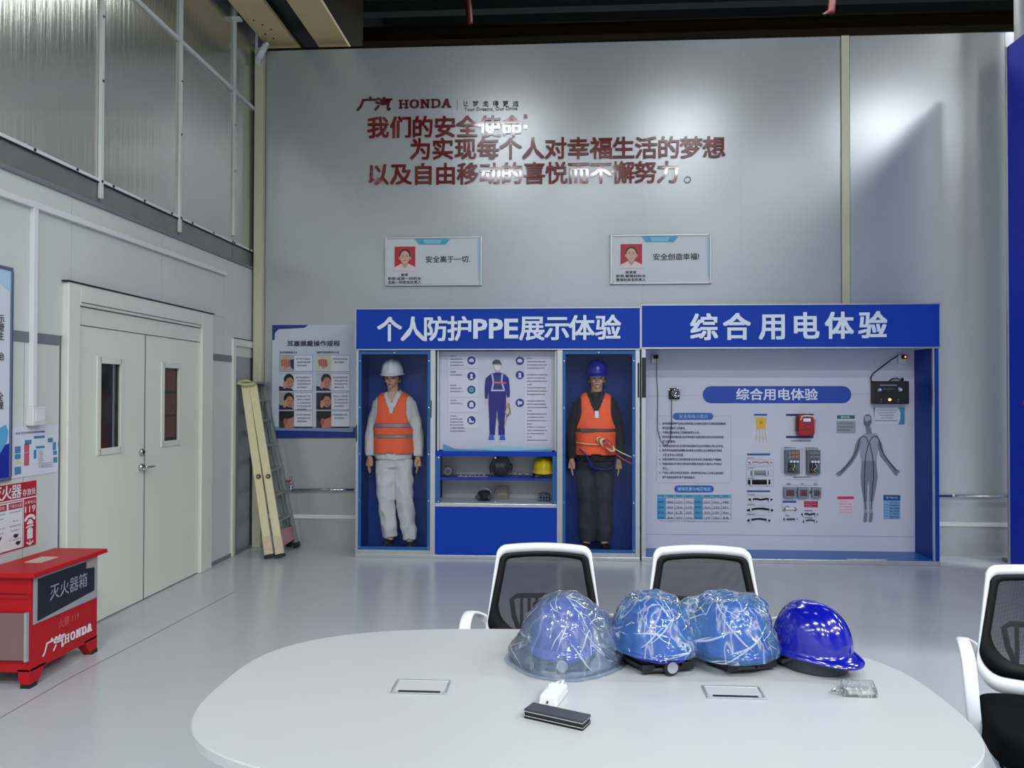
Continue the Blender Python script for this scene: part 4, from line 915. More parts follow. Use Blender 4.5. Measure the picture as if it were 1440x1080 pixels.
rules = ['1、请勿随意触摸电气设备及用电装置,以免触电,损害,并注意检查线路绝缘', '  情况是否良好,以防触电。', '2、不得私自接线用电,以防触电或发生火灾。',
 '3、使用前应检查电器设备,保证所有电缆与设备连接处完好并有良好接地保', '  护,以防触电。', '4、电器设备使用完毕,应切断电源,线路老化应及时更换,以防火灾发生。',
 '5、如发现有绝缘破损或裸露,电线断落,切勿靠近,应立即报告电气管理', '  人员,由专业人员处理。', '6、设备出现异常,应立即切断电源,并由专业电工检查维修,严禁触摸。',
 '7、电器设备着火时,首先切断电源并报警,再使用灭火器灭火,不可用水', '  灭火。', '8、严禁私人接线,如有违反规定者一律按章处理,非电工人员禁止擅自操作', '  电气设备和拆卸仪表,严禁违章操作。']
for i, l in enumerate(rules):
    y = 595.5+i*6.3; x0 = 927 if l[0] != ' ' else 931.5; x1 = x0+len(l.strip())*2.72*(1 if len(l) < 30 else .98)
    S.text('rule_print', kk, l.strip(), x0, y-2, min(x1, 1024), y+2.4, .012, 2)
S.pill('small_pill', cm(46, 96, 170), 948, 682.5, 1004, 692.5, 2); S.text('pill_print', cm(170, 200, 234), '触电危害与电压电流', 953, 684.5, 999, 690.5, .012, 3)
S.rect('table_head', cm(96, 168, 208), 924, 695, 1028, 700, 2)
for x in (924, 976): S.rect('table_head', cm(60, 150, 196), x, 700, x+12, 729.5, 2)
for y in (700, 707.5, 715, 722.5, 729.5): S.line('table_line', cm(110, 130, 160), [(924, y), (1028, y+.3)], .5, 3)
for x in (936, 949, 962.5, 976, 988, 1001, 1014, 1028): S.line('table_line', cm(110, 130, 160), [(x, 695), (x, 729.5)], .5, 3)
for r in range(5):
    for c, x in enumerate((925, 938, 951, 964.5, 977, 990, 1003, 1016)):
        tx = gib(3, r+c) if c in (0, 4) or r == 0 else str([220, 36, 50, 110, 380, 12][(r*3+c) % 6])+('V', 'mA', '')[(r+c) % 3]
        S.text('table_print', kk, tx, x, 696+r*7.4+(.9 if r else 0), x+8.5, 699+r*7.4+(.9 if r else 0), .0, 4)
S.text('note_print', cm(90, 110, 160), '注:以上数据仅供参考,实际触电情况与人体电阻及时间长短有关', 928, 731.5, 1024, 734.5, .0, 2)
# wire samples printed column
nb = cm(40, 84, 140)
S.pill('label_bar', nb, 1060, 582, 1079, 584.6, 1)
y_ = cm(216, 176, 52)
S.poly('bucket_print', y_, [(1062, 587), (1078, 587), (1076, 603), (1064, 603)], 1); S.disc('bucket_print', cm(190, 144, 40), 1070, 594, 2.5, 2)
for x in (1064.5, 1068.5, 1072, 1075.5): S.line('leg_print', cm(196, 178, 110), [(x, 603), (x+(x-1070)*.5, 622)], .8, 1)
S.line('leg_print', cm(186, 190, 150), [(1061, 617), (1070, 614), (1077, 618)], .8, 2)
S.pill('label_bar', nb, 1050, 637.5, 1083, 640.5, 1); S.pill('label_bar', nb, 1050, 689.5, 1083, 692, 1)
for k, y in enumerate((643, 657, 671.5, 694.5, 708, 722)): S.text('sample_caption', kk, gib(5, k), 1051, y, 1061, y+2, .0, 2)
for y in (646, 653.5, 656, 661, 669, 674, 683.5, 697, 710.5, 724): S.line('cell_line', cm(150, 150, 160), [(1049, y), (1087, y+.6)], .4, 1)
for x in (1049.5, 1087.5): S.line('cell_line', cm(160, 160, 170), [(x, 646), (x, 684)], .4, 1)
for y, w_ in ((635.5, 1), ): pass
# centre column print
S.pill('label_bar', cm(30, 34, 110), 1105, 582, 1144, 585, 1); S.pill('label_bar', cm(30, 34, 110), 1105, 613, 1144, 616, 1)
for (x0, x1, y) in ((1112, 1140, 619), (1102, 1119, 628.5), (1132, 1151, 629), (1115, 1140, 670), (1106, 1112, 679.5), (1126, 1131, 679.5), (1144, 1149, 679.5), (1104, 1110, 711), (1104, 1110, 724), (1131, 1142, 717), (1132, 1142, 727)):
    S.text('caption_print', kk, gib(max(3, int((x1-x0)/2.5)), int(x0)), x0, y, x1, y+2, .01, 2)
for ln in ([(1098, 632), (1098, 665)], [(1098, 632), (1151, 632)], [(1128, 632), (1128, 665)], [(1098, 665), (1128, 665)], [(1107, 674.5), (1150, 675)], [(1100, 682), (1150, 682.4)], [(1100, 707), (1100, 719)]): S.line('cell_line', cm(130, 132, 144), ln, .4, 1)
S.pill('label_bar', nb, 1100, 704, 1120, 707, 1); S.rect('red_label', cm(166, 28, 64), 1130.5, 704.5, 1150, 713.5, 1)
for k in range(3): S.text('red_label_print', cm(220, 150, 170), gib(5, k), 1132.5, 705.6+k*2.6, 1147-(k == 2)*5, 707.2+k*2.6, .0, 2)
# green / grey / pink / blue boxes
S.rect('green_label', cm(30, 106, 88), 1177, 584, 1202, 589, 1); S.text('label_print', wt, '看危险', 1182, 585, 1195, 588, .01, 2)
S.rect('grey_box', cm(150, 156, 166), 1176, 592, 1203, 609.5, 1)
for k in range(3): S.text('grey_print', cm(60, 74, 80), gib(8, k), 1178, 594.5+k*4.5, 1200-(k == 2)*4, 597+k*4.5, .0, 2)
S.pill('pink_label', cm(206, 50, 88), 1177, 698, 1201, 702, 1); S.rect('pink_box', cm(214, 196, 212), 1179, 702, 1200, 723, 1)
for k in range(5): S.text('pink_print', cm(216, 110, 140), gib(6-(k % 2), k), 1180, 704+k*3.8, 1198-(k == 0)*8, 706+k*3.8, .0, 2)
S.rect('blue_head', cm(28, 84, 132), 1242, 696, 1266, 704, 1); S.rect('blue_box', cm(124, 164, 204), 1242, 704, 1266, 730, 1); S.text('blue_print', wt, gib(5), 1246, 698.5, 1262, 701, .0, 2)
for k in range(6): S.text('blue_print2', cm(30, 74, 124), gib(4, k), 1251, 706+k*4, 1264, 708+k*4, .02, 2); S.line('blue_line', cm(70, 116, 160), [(1243, 709.5+k*4), (1265, 709.5+k*4)], .4, 2)
# body figure print
g1 = cm(150, 156, 176); g2 = cm(118, 124, 142); g3 = cm(96, 102, 118)
S.poly('figure_torso', g1, [(1213, 612), (1217, 609), (1224, 610), (1232, 609), (1235.5, 614), (1236, 628), (1233, 642), (1232.5, 655), (1234, 670), (1231, 690), (1228, 700), (1227, 722), (1221.5, 722), (1221, 700), (1222, 683), (1221.5, 676), (1220, 683), (1219.5, 700), (1220, 722), (1215, 722), (1213.5, 700), (1211, 685), (1210, 668), (1211.5, 652), (1209.5, 640), (1208, 626), (1208, 616)], 2)
S.poly('figure_torso_shade', g2, [(1211.5, 652), (1213, 648), (1231, 648), (1232.5, 655), (1234, 670), (1231, 690), (1228, 705), (1223, 705), (1222, 683), (1221.5, 676), (1220, 683), (1219, 705), (1214.5, 705), (1211, 685), (1210, 668)], 3)  # two-tone print: lower body in the darker grey
S.poly('figure_arm', g2, [(1208, 615), (1203, 624), (1199, 640), (1189, 654), (1182, 661), (1176, 665), (1175, 668), (1178, 667.5), (1177.5, 670), (1182, 669), (1188, 663), (1198, 652), (1205.5, 640), (1209, 630), (1211, 620)], 3)
S.poly('figure_arm', g2, [(1235, 615), (1240, 624), (1243, 638), (1252, 650), (1260, 659), (1265, 662), (1265, 665), (1262.5, 664.5), (1262, 669), (1258, 668), (1248, 654), (1238, 642), (1234, 628)], 3)
S.poly('figure_neck', g2, [(1217, 600), (1224, 600), (1226, 610), (1218, 611)], 3); S.poly('figure_head', g3, [(1214, 588), (1217, 583), (1222, 582.5), (1225, 586), (1225.5, 594), (1223, 599), (1219, 601), (1214.5, 597)], 4); S.poly('figure_face', cm(164, 168, 180), [(1216, 585), (1223, 585), (1224, 590), (1219, 593), (1215.5, 591)], 5)
for x in (1215, 1222.5): S.poly('figure_foot', g2, [(x, 721), (x+5, 721), (x+4, 733), (x+1, 735), (x-1.5, 733)], 3)
vd = cm(26, 30, 44)
for ln in ([(1182, 664), (1198, 646), (1206, 630), (1208, 618), (1213, 613), (1218, 615), (1221, 624), (1217, 640), (1215.5, 662), (1215, 690), (1217, 716)], [(1260, 662), (1247, 646), (1238, 630), (1236, 618), (1232, 613), (1227, 614), (1222, 621), (1225, 634), (1227.5, 648), (1228, 672), (1226, 690), (1224.5, 716)]):
    S.line('figure_nerve', vd, ln, 1.0, 6)
# small card under the control box
S.rect('card_print', cm(196, 204, 216), 1229, 573, 1272, 596, 1); S.poly('card_blue', cm(60, 130, 164), [(1263, 573), (1272, 573), (1272, 597), (1263, 597), (1266, 590), (1266, 580)], 2); S.poly('card_green', cm(50, 110, 110), [(1228, 573), (1230.5, 573), (1229.5, 580), (1229, 588)], 2)
for k in range(4): S.text('card_text', kk, gib(11-k*2, k), 1233+k*2, 576+k*3.6, 1261-k*2, 577.8+k*3.6, .0, 2)
S.line('card_text', kk, [(1230, 591.5), (1262, 591.5)], .7, 2)
S.build(bpy.data.objects['back_board'])

def onb(px, py, d=0.): p = P(px, py, 1, BY-d); return Vector((p.x, BY-d, p.z))
# wire samples: real offcuts fixed to the board
WS = [(1056, 1081, 665, .018, 'grey', 0, 'grey flat cable sample in the upper frame of the sample column'), (1052, 1083, 678, .022, 'blk', 0, 'black flat cable sample under the grey one'),
      (1053, 1086, 702, .010, 'blk', 1, 'black wavy wire sample, topmost of three under the second blue bar'), (1051, 1087, 716.5, .011, 'blk', 2, 'black arched wire sample, middle of three'), (1051, 1083, 731, .010, 'blk', 2, 'black arched wire sample, lowest of three'),
      (1127, 1150, 723, .009, 'blk', 1, 'short wavy black wire sample below the red label'), (1129, 1149, 732.5, .008, 'dgrey', 2, 'short arched grey wire sample below the red label, lower one'),
      (1101, 1121, 716, .010, 'pvc', 0, 'white tube sample under the lower left blue bar of the centre column'), (1102, 1121, 730, .010, 'dgrey', 0, 'dark tube sample below the white tube sample'),
      (1052, 1086, 650, .004, 'roper', 1, 'thin red wire sample in the topmost frame of the sample column')]
for (x0, x1, y, r, m, k, la) in WS:
    t = thing('wire_sample', la, 'wire', onb((x0+x1)/2, y, .012), 'wire samples on the electricity board')
    pts = [onb(x0+(x1-x0)*i/8, y+(0, (.8*math.sin(i*1.9)), -2.6*math.sin(PI*i/8)+1.2)[k], .012) for i in range(9)]
    MB().tube(pts, r, 8, rr=[(r*.8, r*.8)]*9 if r < .015 else [(.008, r)]*9).build('wire', m, t, smooth=r < .015)
    for i in (1, 7): p = pts[i]; bx(p.x-.006, p.x+.006, BY-.02-r*.3, BY-.002, p.z-r-.006, p.z+r+.006).build('clip', 'pvc' if m != 'pvc' else 'grey', t)
# sockets, camera, control box, cables
for (px, la, cord) in ((921, 'white socket box at the upper left corner of the electricity board', 0), (1267, 'white socket box with a plug at the upper right corner of the electricity board', 1)):
    p = onb(px, 505); t = thing('socket_box', la, 'socket', p)
    bx(p.x-.04, p.x+.04, BY-.045, BY, p.z-.045, p.z+.04).build('box', 'trimw', t, bevel=.006)
    bx(p.x-.032, p.x+.032, BY-.049, BY-.044, p.z-.037, p.z+.032).build('face', 'pvc', t, bevel=.002)
    bx(p.x-.02, p.x+.025, BY-.085, BY-.049, p.z+.0, p.z+.035).build('plug', 'blk', t, bevel=.006)
    if cord: MB().ell((p.x+.005, BY-.088, p.z+.018), .007, .004, .007, 10, 6).build('pilot_light', 'lamp', t)
p = onb(948, 553); t = thing('alarm_bell', 'black round device with glossy rings on a square base, left of the blue title pill', 'device', p)
bx(p.x-.055, p.x+.05, BY-.03, BY, p.z-.06, p.z+.05).build('base', 'black', t, bevel=.006)
MB().cyl((p.x+.008, BY-.03, p.z), (p.x+.008, BY-.06, p.z), .048, 24, .042).build('housing', 'blk', t, bevel=.004)
for r in (.04, .026): MB().tube([(p.x+.008+r*math.cos(a), BY-.062, p.z+r*math.sin(a)) for a in [2*PI*k/20 for k in range(20)]], .0035, 6, closed=True).build('ring', 'chrome', t, smooth=True)
MB().ell((p.x+.008, BY-.062, p.z), .014, .008, .014, 12, 8).build('lens', 'chrome', t, smooth=True)
for q in ((.05, .045), (.03, .05), (-.055, .035)): MB().cyl((p.x+q[0], BY-.03, p.z+q[1]), (p.x+q[0], BY-.045, p.z+q[1]), .008, 10).build('screw', 'chrome', t)
a = onb(923.5, 505, .06); t = thing('thin_cable', 'thin black cable hanging from the left socket in a loop up to the round device', 'cable', a)
MB().tube([onb(923.5, 505, .06), onb(923.5, 530, .03), onb(925, 556, .02), onb(924.5, 585, .02), onb(925, 605, .02), onb(929, 620, .02), onb(937, 627, .02), onb(943, 617, .02), onb(944.5, 590, .02), onb(944.5, 562, .03)], .0035, 6).build('cable', 'blk', t, smooth=True)
a = onb(1224, 536); b = onb(1273, 568); c = (a+b)/2
t = thing('control_box', 'black control box with two chrome knobs and a lit orange indicator on the electricity board', 'control box', c)
bx(a.x, b.x, BY-.09, BY, b.z, a.z).build('case', 'black', t, bevel=.006)
fx = lambda px, py: (onb(px, py, .09).x, onb(px, py, .09).z)
for px in (1237, 1266):
    x, z = fx(px-.4, 548); MB().cyl((x, BY-.09, z), (x, BY-.108, z), .026, 20, .022).build('knob', 'chrome', t, bevel=.003); MB().cyl((x, BY-.108, z), (x, BY-.114, z), .010, 12).build('knob_cap', 'letter', t)
x, z = fx(1249, 541.5); bx(x-.08, x+.08, BY-.0925, BY-.09, z-.008, z+.006).build('name_strip', cm(120, 120, 130), t)
x, z = fx(1249, 547); MB().text('电击体验仪', (x, BY-.0915, z), (1, 0, 0), (0, 0, 1), 1, 0, 'c', .10, .016).build('panel_print', cm(130, 132, 150), t)
x, z = fx(1251, 562); MB().cyl((x, BY-.09, z), (x, BY-.100, z), .012, 14).build('indicator', 'lamp', t)
for px in (1239, 1263):
    x, z = fx(px, 562); MB().cyl((x, BY-.09, z), (x, BY-.098, z), .007, 10).build('button', 'grey', t); x, z = fx(px, 565); bx(x-.012, x+.012, BY-.0915, BY-.09, z-.002, z+.002).build('button_print', 'grey', t)
t = thing('black_cable', 'black cable running from the right socket down to the control box', 'cable', onb(1240, 520, .03))
MB().tube([onb(1263, 500, .07), onb(1252, 507, .03), onb(1240, 516, .02), onb(1228, 525, .02), onb(1224.5, 532, .03), onb(1226, 538, .05)], .0055, 8).build('cable', 'blk', t, smooth=True)
t = thing('black_cable', 'short black lead arching over the top of the control box', 'cable', onb(1258, 533, .03))
MB().tube([onb(1249, 537, .05), onb(1255, 532.5, .03), onb(1262, 532, .03), onb(1268, 535.5, .04), onb(1271, 537, .05)], .006, 8).ell(onb(1269, 533.5, .04), .014, .012, .018, 10, 8).build('cable', 'blk', t, smooth=True)
# red lock box with its pale strap
a = onb(1117.5, 583.5, .0); b = onb(1142, 612.5, 0); t = thing('lock_station', 'dark red carry box with a pale handle mounted on the electricity board', 'box', (a+b)/2)
bx(a.x+.012, b.x-.012, BY-.10, BY, b.z, a.z).build('case', mat('lock_red', (160, 14, 30), .4), t, bevel=.012, seg=3)
bx(a.x, a.x+.02, BY-.07, BY-.02, b.z+.04, a.z-.02).build('side_hinge', mat('lock_red_dark', (96, 12, 22), .5), t, bevel=.004)
c = (a+b)/2
bx(c.x-.03, c.x+.04, BY-.103, BY-.10, a.z-.062, a.z-.03).build('paper_label', 'letter', t)
MB().tube([(c.x-.058, BY-.105, a.z-.05), (c.x-.045, BY-.11, a.z-.01), (c.x+.0, BY-.112, a.z-.004), (c.x+.06, BY-.11, a.z-.01), (c.x+.078, BY-.105, a.z-.05)], .008, 8).build('handle', mat('strap_cream', (230, 206, 170), .5), t, smooth=True)
MB().tube([(c.x+.078, BY-.10, a.z-.05), (c.x+.08, BY-.09, a.z-.12), (c.x+.072, BY-.09, b.z+.02)], .007, 8).build('strap_tail', 'pinkr', t, smooth=True)
bx(c.x-.05, c.x+.03, BY-.104, BY-.10, c.z-.04, c.z-.034).build('groove', mat('lock_red_dark', (96, 12, 22), .5), t)
# meter panels
def meter(x0, x1, y0, y1, la, warm):
    a = onb(x0, y0); b = onb(x1, y1); t = thing('meter_panel', la, 'panel', ((a.x+b.x)/2, BY, (a.z+b.z)/2))
    bx(a.x, b.x, BY-.05, BY, b.z, a.z).build('case', mat('case_grey', (92, 98, 108), .4), t, bevel=.003); W = b.x-a.x; H = a.z-b.z
    bx(a.x+.15*W, b.x-.04, BY-.054, BY-.05, b.z+.012, b.z+.47*H).build('wiring_window', 'harnk', t)
    for r in range(2):
        for k in range(3):
            x = a.x+W*(.3+.24*k); z = a.z-H*(.12+.16*r); bx(x-.015, x+.015, BY-.062, BY-.05, z-.014, z+.012).build('breaker', mat('breaker_warm', (150, 124, 112), .5) if warm else 'grey', t, bevel=.002)
    for k in range(3):
        x = a.x+W*(.36+.22*k); z = b.z+H*.52; MB().cyl((x, BY-.05, z), (x, BY-.07, z), .012, 14).build('terminal', 'letter', t)
        MB().tube([(x, BY-.058, z-.02), (x+.02*math.sin(k*2+warm), BY-.066, z-.05), (x-.015, BY-.06, z-.08), (x+.01, BY-.058, z-.10)], .004, 6).build('wire', ('grey', 'ropew', mat('wire_green', (60, 140, 110), .5))[k], t, smooth=True)
    bx(a.x+.15*W, b.x-.02, BY-.053, BY-.05, a.z-.49*H, a.z-.42*H).build('name_strip', 'refld', t)
meter(1102.5, 1123, 632.5, 665.5, 'left grey wiring demonstration panel with warm coloured breakers', 1)
meter(1133, 1151.5, 632.5, 666, 'right narrower grey wiring demonstration panel', 0)
for i, (x0, x1, y0, y1) in enumerate(((1101, 1118, 684.5, 699.5), (1120.5, 1136, 684.5, 699.5), (1140, 1153, 685, 699.5))):
    a = onb(x0, y0); b = onb(x1, y1); t = thing('small_switch_box', ('leftmost of three small grey boxes with red leads', 'middle one of three small grey boxes with red leads', 'rightmost and narrowest of three small grey boxes')[i]+' on the board', 'switch box', ((a.x+b.x)/2, BY, (a.z+b.z)/2), 'small switch boxes on the electricity board')
    bx(a.x, b.x, BY-.045, BY, b.z, a.z).build('case', mat('case_grey2', (124, 132, 144), .4), t, bevel=.004); bx(a.x+.02, b.x-.02, BY-.048, BY-.045, b.z+.02, a.z-.025).build('window', 'dgrey', t)
    for k in range(3): x = a.x+.032+.018*k; MB().tube([(x, BY-.05, b.z+.03), (x+.004*(k-1), BY-.058, b.z+.05), (x, BY-.05, a.z-.035)], .0035, 6).build('lead', 'roper' if i < 2 or k == 2 else 'grey', t)
    if i < 2:
        MB().cyl((b.x, BY-.02, (a.z+b.z)/2+.005), (b.x+.02*(1+i), BY-.02, (a.z+b.z)/2+.005), .008, 8).build('coupling', 'dgrey', t)
# crumpled clear tape lying on the base rail
t = thing('plastic_scrap', 'crumpled clear plastic scrap lying on the front rail of the electricity cabinet', 'scrap', (2.85, YF-.0, .045))
vs = [(2.66+.028*i, YF-.008+.014*j, .046+.004*abs(noise.noise(Vector((i*.9, j*.9, 0))))+.003*(j % 2)) for i in range(14) for j in range(3)]
MB().add(vs, [(i*3+j, (i+1)*3+j, (i+1)*3+j+1, i*3+j+1) for i in range(13) for j in range(2)]).build('film', mat('tape_white', (228, 232, 236), .2), t, smooth=True, solid=.001)

# ================================================================== LEFT WALL POSTERS
XW = -3.2
def lw(y, z, d=0.): return Vector((XW+d, y, z))
t = thing('wall_poster', 'tall pale framed poster with a dark blue wave, at the left edge of the photo', 'poster', (XW, 3.9, 1.7))
bx(XW, XW+.012, 3.45, 4.36, 1.09, 2.30).build('board', cm(204, 212, 220, .35), t)
f = MB()
for q in ((3.43, 4.375, 2.29, 2.31), (3.43, 4.375, 1.075, 1.095), (4.36, 4.38, 1.095, 2.29), (3.43, 3.45, 1.095, 2.29)): f.box(XW, XW+.02, *q)
f.build('frame', mat('frame_steel_blue', (104, 116, 134), .35, .5), t, bevel=.003)
def fl(mb, yz, d): mb.add([lw(y, z, d) for y, z in yz], [tuple(range(len(yz)))]); return mb
fl(MB(), [(3.45, 1.095), (4.36, 1.095), (4.36, 1.29), (4.1, 1.25), (3.8, 1.33), (3.45, 1.22)], .0135).build('wave_print', cm(14, 36, 150), t)
fl(MB(), [(3.45, 1.20), (3.8, 1.30), (4.0, 1.27), (4.2, 1.35), (4.33, 1.40), (4.35, 1.36), (4.34, 1.30), (4.27, 1.22), (4.0, 1.16), (3.45, 1.14)], .0150).build('wave_print', cm(86, 160, 206), t)
fl(MB(), [(3.45, 2.29), (4.36, 2.29), (4.36, 2.17), (4.25, 2.22), (3.9, 2.25), (3.45, 2.2)], .0135).build('sky_print', cm(170, 200, 224), t)
b_ = MB()
for i, (s_, z) in enumerate((('安全管理方针示', 2.005), ('全员参加共同管', 1.955), ('保障健康安全生', 1.905), ('预防为主综合治', 1.79), ('遵守法规安全', 1.56), ('持续改进提高规', 1.51))):
    b_.text(s_, lw(4.31, z, .0135), (0, 1, 0), (0, 0, 1), .052, .012, 'r')
b_.build('poster_print', cm(58, 60, 72), t)

t = thing('flow_chart', 'small white chart sheet with blue and red blocks under the socket box', 'poster', (XW, 4.6, 1.2))
bx(XW, XW+.004, 4.385, 4.82, 1.082, 1.382).build('sheet', cm(208, 212, 222, .35), t)
y0, z1 = 4.385, 1.382
def blk(k, col, a, b, c, d, lay=1): fl(MB(), [(y0+a, z1-d), (y0+b, z1-d), (y0+b, z1-c), (y0+a, z1-c)], .004+.0012*lay).build(k, cm(*col), t)
for a, b, c, d in ((.20, .30, .062, .078), (.12, .18, .082, .108), (.33, .38, .082, .108), (.22, .30, .125, .14), (.035, .085, .115, .155), (.035, .085, .16, .19), (.035, .09, .235, .28), (.38, .41, .11, .16), (.385, .42, .165, .19), (.43, .445, .11, .14), (.385, .425, .205, .24), (.20, .225, .145, .20)): blk('block', (70, 130, 170), a, b, c, d)
for a, b, c, d in ((.115, .16, .105, .155), (.115, .16, .158, .235)): blk('red_block', (190, 86, 104), a, b, c, d)
blk('yellow_block', (206, 206, 130), .05, .09, .196, .222)
tb = MB(); tb.text('安全卫生环境保护联络体制图', lw(y0+.17, z1-.038, .0056), (0, 1, 0), (0, 0, 1), 1, .01, 'c', .26, .014); tb.build('chart_title', cm(100, 90, 150), t)
tb = MB()
for k in range(9): tb.text(gib(5, k), lw(y0+.26+.004*(k % 3), z1-.155-.0125*k, .0056), (0, 1, 0), (0, 0, 1), 1, 0, 'c', .045, .008)
for k in range(3): tb.text(gib(9, k), lw(y0+.33, z1-.235-.012*k, .0056), (0, 1, 0), (0, 0, 1), 1, 0, 'c', .10, .008)
tb.build('chart_print', cm(110, 116, 130), t)
t = thing('fire_sign', 'red and white fire extinguisher location sign above the red box', 'sign', (XW, 4.3, .85))
bx(XW, XW+.004, 3.70, 4.615, .66, 1.05).build('sheet', cm(176, 28, 44, .35), t)
wh = cm(214, 216, 220)
fl(MB(), [(3.72, .668), (4.492, .668), (4.492, .945), (3.72, .945)], .0052).build('white_field', wh, t)
fl(MB(), [(3.72, .950), (4.615, .950), (4.615, .957), (3.72, .957)], .0052).build('white_line', wh, t)
fl(MB(), [(4.496, .668), (4.503, .668), (4.503, .950), (4.496, .950)], .0052).build('white_line', wh, t)
for a, b in ((3.74, 4.20), (4.215, 4.355), (4.372, 4.488)): fl(MB(), [(a, .902), (b, .902), (b, .938), (a, .938)], .0064).build('red_bar', cm(166, 50, 66), t)
tb = MB()
for i, c in enumerate('灭火器'): tb.text(c, lw(4.273+.082*i, 1.003, .0055), (0, 1, 0), (0, 0, 1), .088, .018)
tb.text('存放处', lw(4.548, .988, .0055), (0, 1, 0), (0, 0, 1), 1, .012, 'c', .118, .042)
tb.text('火警电话', lw(4.558, .925, .0055), (0, 1, 0), (0, 0, 1), 1, .0, 'c', .095, .020)
tb.text('119', lw(4.558, .884, .0055), (0, 1, 0), (0, 0, 1), 1, .02, 'c', .092, .040)
tb.build('sign_lettering', wh, t)
for i, s_ in enumerate(('使用说明', '干粉灭火器')): MB().text(s_, lw((4.285, 4.43)[i], .920, .0076), (0, 1, 0), (0, 0, 1), 1, .01, 'c', (.10, .10)[i], .02).build('bar_print', cm(226, 190, 196), t)
hs = [MB() for _ in range(4)]  # telephone handset, cradle, extinguisher, arrow
fl(hs[0], [(4.508, .825), (4.525, .845), (4.558, .853), (4.592, .845), (4.608, .825), (4.602, .812), (4.585, .818), (4.575, .832), (4.541, .832), (4.53, .818), (4.512, .812)], .0055)
fl(hs[1], [(4.528, .800), (4.548, .822), (4.568, .822), (4.588, .800), (4.582, .792), (4.534, .792)], .0055)
fl(hs[2], [(4.533, .705), (4.583, .705), (4.583, .760), (4.572, .770), (4.544, .770), (4.533, .760)], .0055); fl(hs[2], [(4.520, .770), (4.530, .784), (4.585, .788), (4.590, .778), (4.545, .774)], .0055)
fl(hs[3], [(4.554, .672), (4.563, .672), (4.563, .698), (4.554, .698)], .0055); fl(hs[3], [(4.558, .664), (4.592, .684), (4.584, .691), (4.558, .676), (4.532, .691), (4.524, .684)], .0058)
for h in hs: h.build('sign_symbol', wh, t)
tb = MB()
for c, (ya, n) in enumerate(((3.95, 16), (4.285, 7), (4.43, 6))):
    for k in range(7):
        if (k+c) % 4 == 3: continue
        tb.text(gib(n-(k % 3)*2, k+c), lw(ya, .885-.027*k, .0060), (0, 1, 0), (0, 0, 1), 1, 0, 'c', n*.017-(k % 3)*.03, .008)
tb.build('instruction_print', cm(90, 92, 100), t)
pi = MB()
for (y, z) in ((4.29, .75), (4.43, .745), (4.45, .70), (4.27, .70)): fl(pi, [(y-.02, z), (y-.005, z+.012), (y+.02, z+.006), (y+.03, z+.014), (y+.02, z-.01), (y, z-.014)], .0060)
pi.build('pictogram', cm(40, 40, 44), t)

# ================================================================== RED FIRE BOX
t = thing('fire_extinguisher_box', 'red wooden fire extinguisher box on splayed feet against the left wall beside the double door', 'box', (-2.97, 4.36, 0))
X0, X1, Y0, Y1 = -3.13, -2.835, 4.055, 4.665
MB().box(X0, X1, Y0, Y1, .085, .595).build('body', 'fred', t, bevel=.004)
MB().hexa([(X0-.005, 4.02, .598), (-2.795, 4.02, .598), (-2.795, 4.71, .598), (X0-.005, 4.71, .598)], [(X0-.005, 4.025, .622), (-2.80, 4.025, .622), (-2.80, 4.705, .622), (X0-.005, 4.705, .622)]).build('lid', 'fred', t, bevel=.003)
for (x, sx) in ((X0, 1), (X1, -1)):
    for (y, sy) in ((Y0, 1), (Y1, -1)):
        a = MB().hexa([(x+.0*sx, y, 0.0), (x+.05*sx, y, 0), (x+.05*sx, y+.055*sy, 0), (x, y+.055*sy, 0)], [(x, y, .10), (x+.07*sx, y, .10), (x+.07*sx, y+.13*sy, .10), (x, y+.13*sy, .10)]).build('foot', 'fred', t)
        bx(x-.002*sx, x+.052*sx, y-.002*sy, y+.057*sy, 0, .022).build('foot_cap', 'black', a)
XF = X1
fl2 = lambda mb, yz, d: mb.add([(XF+d, y, z) for y, z in yz], [tuple(range(len(yz)))]) or mb
MB().box(XF, XF+.004, Y0+.02, Y1-.012, .335, .585).build('notice_border', cm(150, 152, 156), t)
fl2(MB(), [(Y0+.05, .345), (Y1-.04, .385), (Y1-.04, .525), (4.54, .535), (4.54, .575), (Y0+.05, .575)], .0055).build('notice_sheet', cm(16, 18, 34), t)
fl2(MB(), [(4.545, .54), (Y1-.025, .53), (Y1-.025, .578), (4.545, .578)], .0058).build('torn_corner', cm(156, 148, 136), t)
MB().text('灭火器箱', (XF+.0075, 4.375, .47), (0, 1, 0), (0, 0, 1), .092, .004, wscale=.95).build('notice_print', cm(150, 150, 160), t)
MB().text('火警 119', (XF+.0015, 4.385, .275), (0, 1, 0), (0, 0, 1), 1, .0, 'c', .19, .05).build('faded_print', cm(196, 92, 96), t)
b_ = MB(); b_.text('广', (XF+.0015, 4.215, .175), (0, 1, 0), (0, 0, 1), .085, .03, wscale=1.25, shear=.35); b_.text('汽', (XF+.0015, 4.295, .175), (0, 1, 0), (0, 0, 1), .085, .03, wscale=1.2, shear=.2)
put = putter((XF+.0015, 4.345, .148), (0, 1, 0), (0, 0, 1), .0005)
for i, c in enumerate('HONDA'): slab(b_, c, i*.053, 0, .044, .048, put)
b_.build('white_wordmark', wh, t)
bx(-3.03, -2.93, 4.28, 4.43, .622, .626).build('lid_label', cm(186, 170, 160), t)
bx(-3.10, -2.86, Y0-.004, Y0, .50, .505).build('seam', 'black', t)
bx(X0, X1, Y0-.008, Y0, .48, .50).build('batten', 'fred', t, bevel=.002)
bx(-3.14, -2.842, Y0-.022, Y0-.008, .155, .405).build('hanging_board', mat('brown_grey_board', (124, 92, 92), .6, 0, .12, 7), t, bevel=.003, label='dull brown board fixed across the near end')
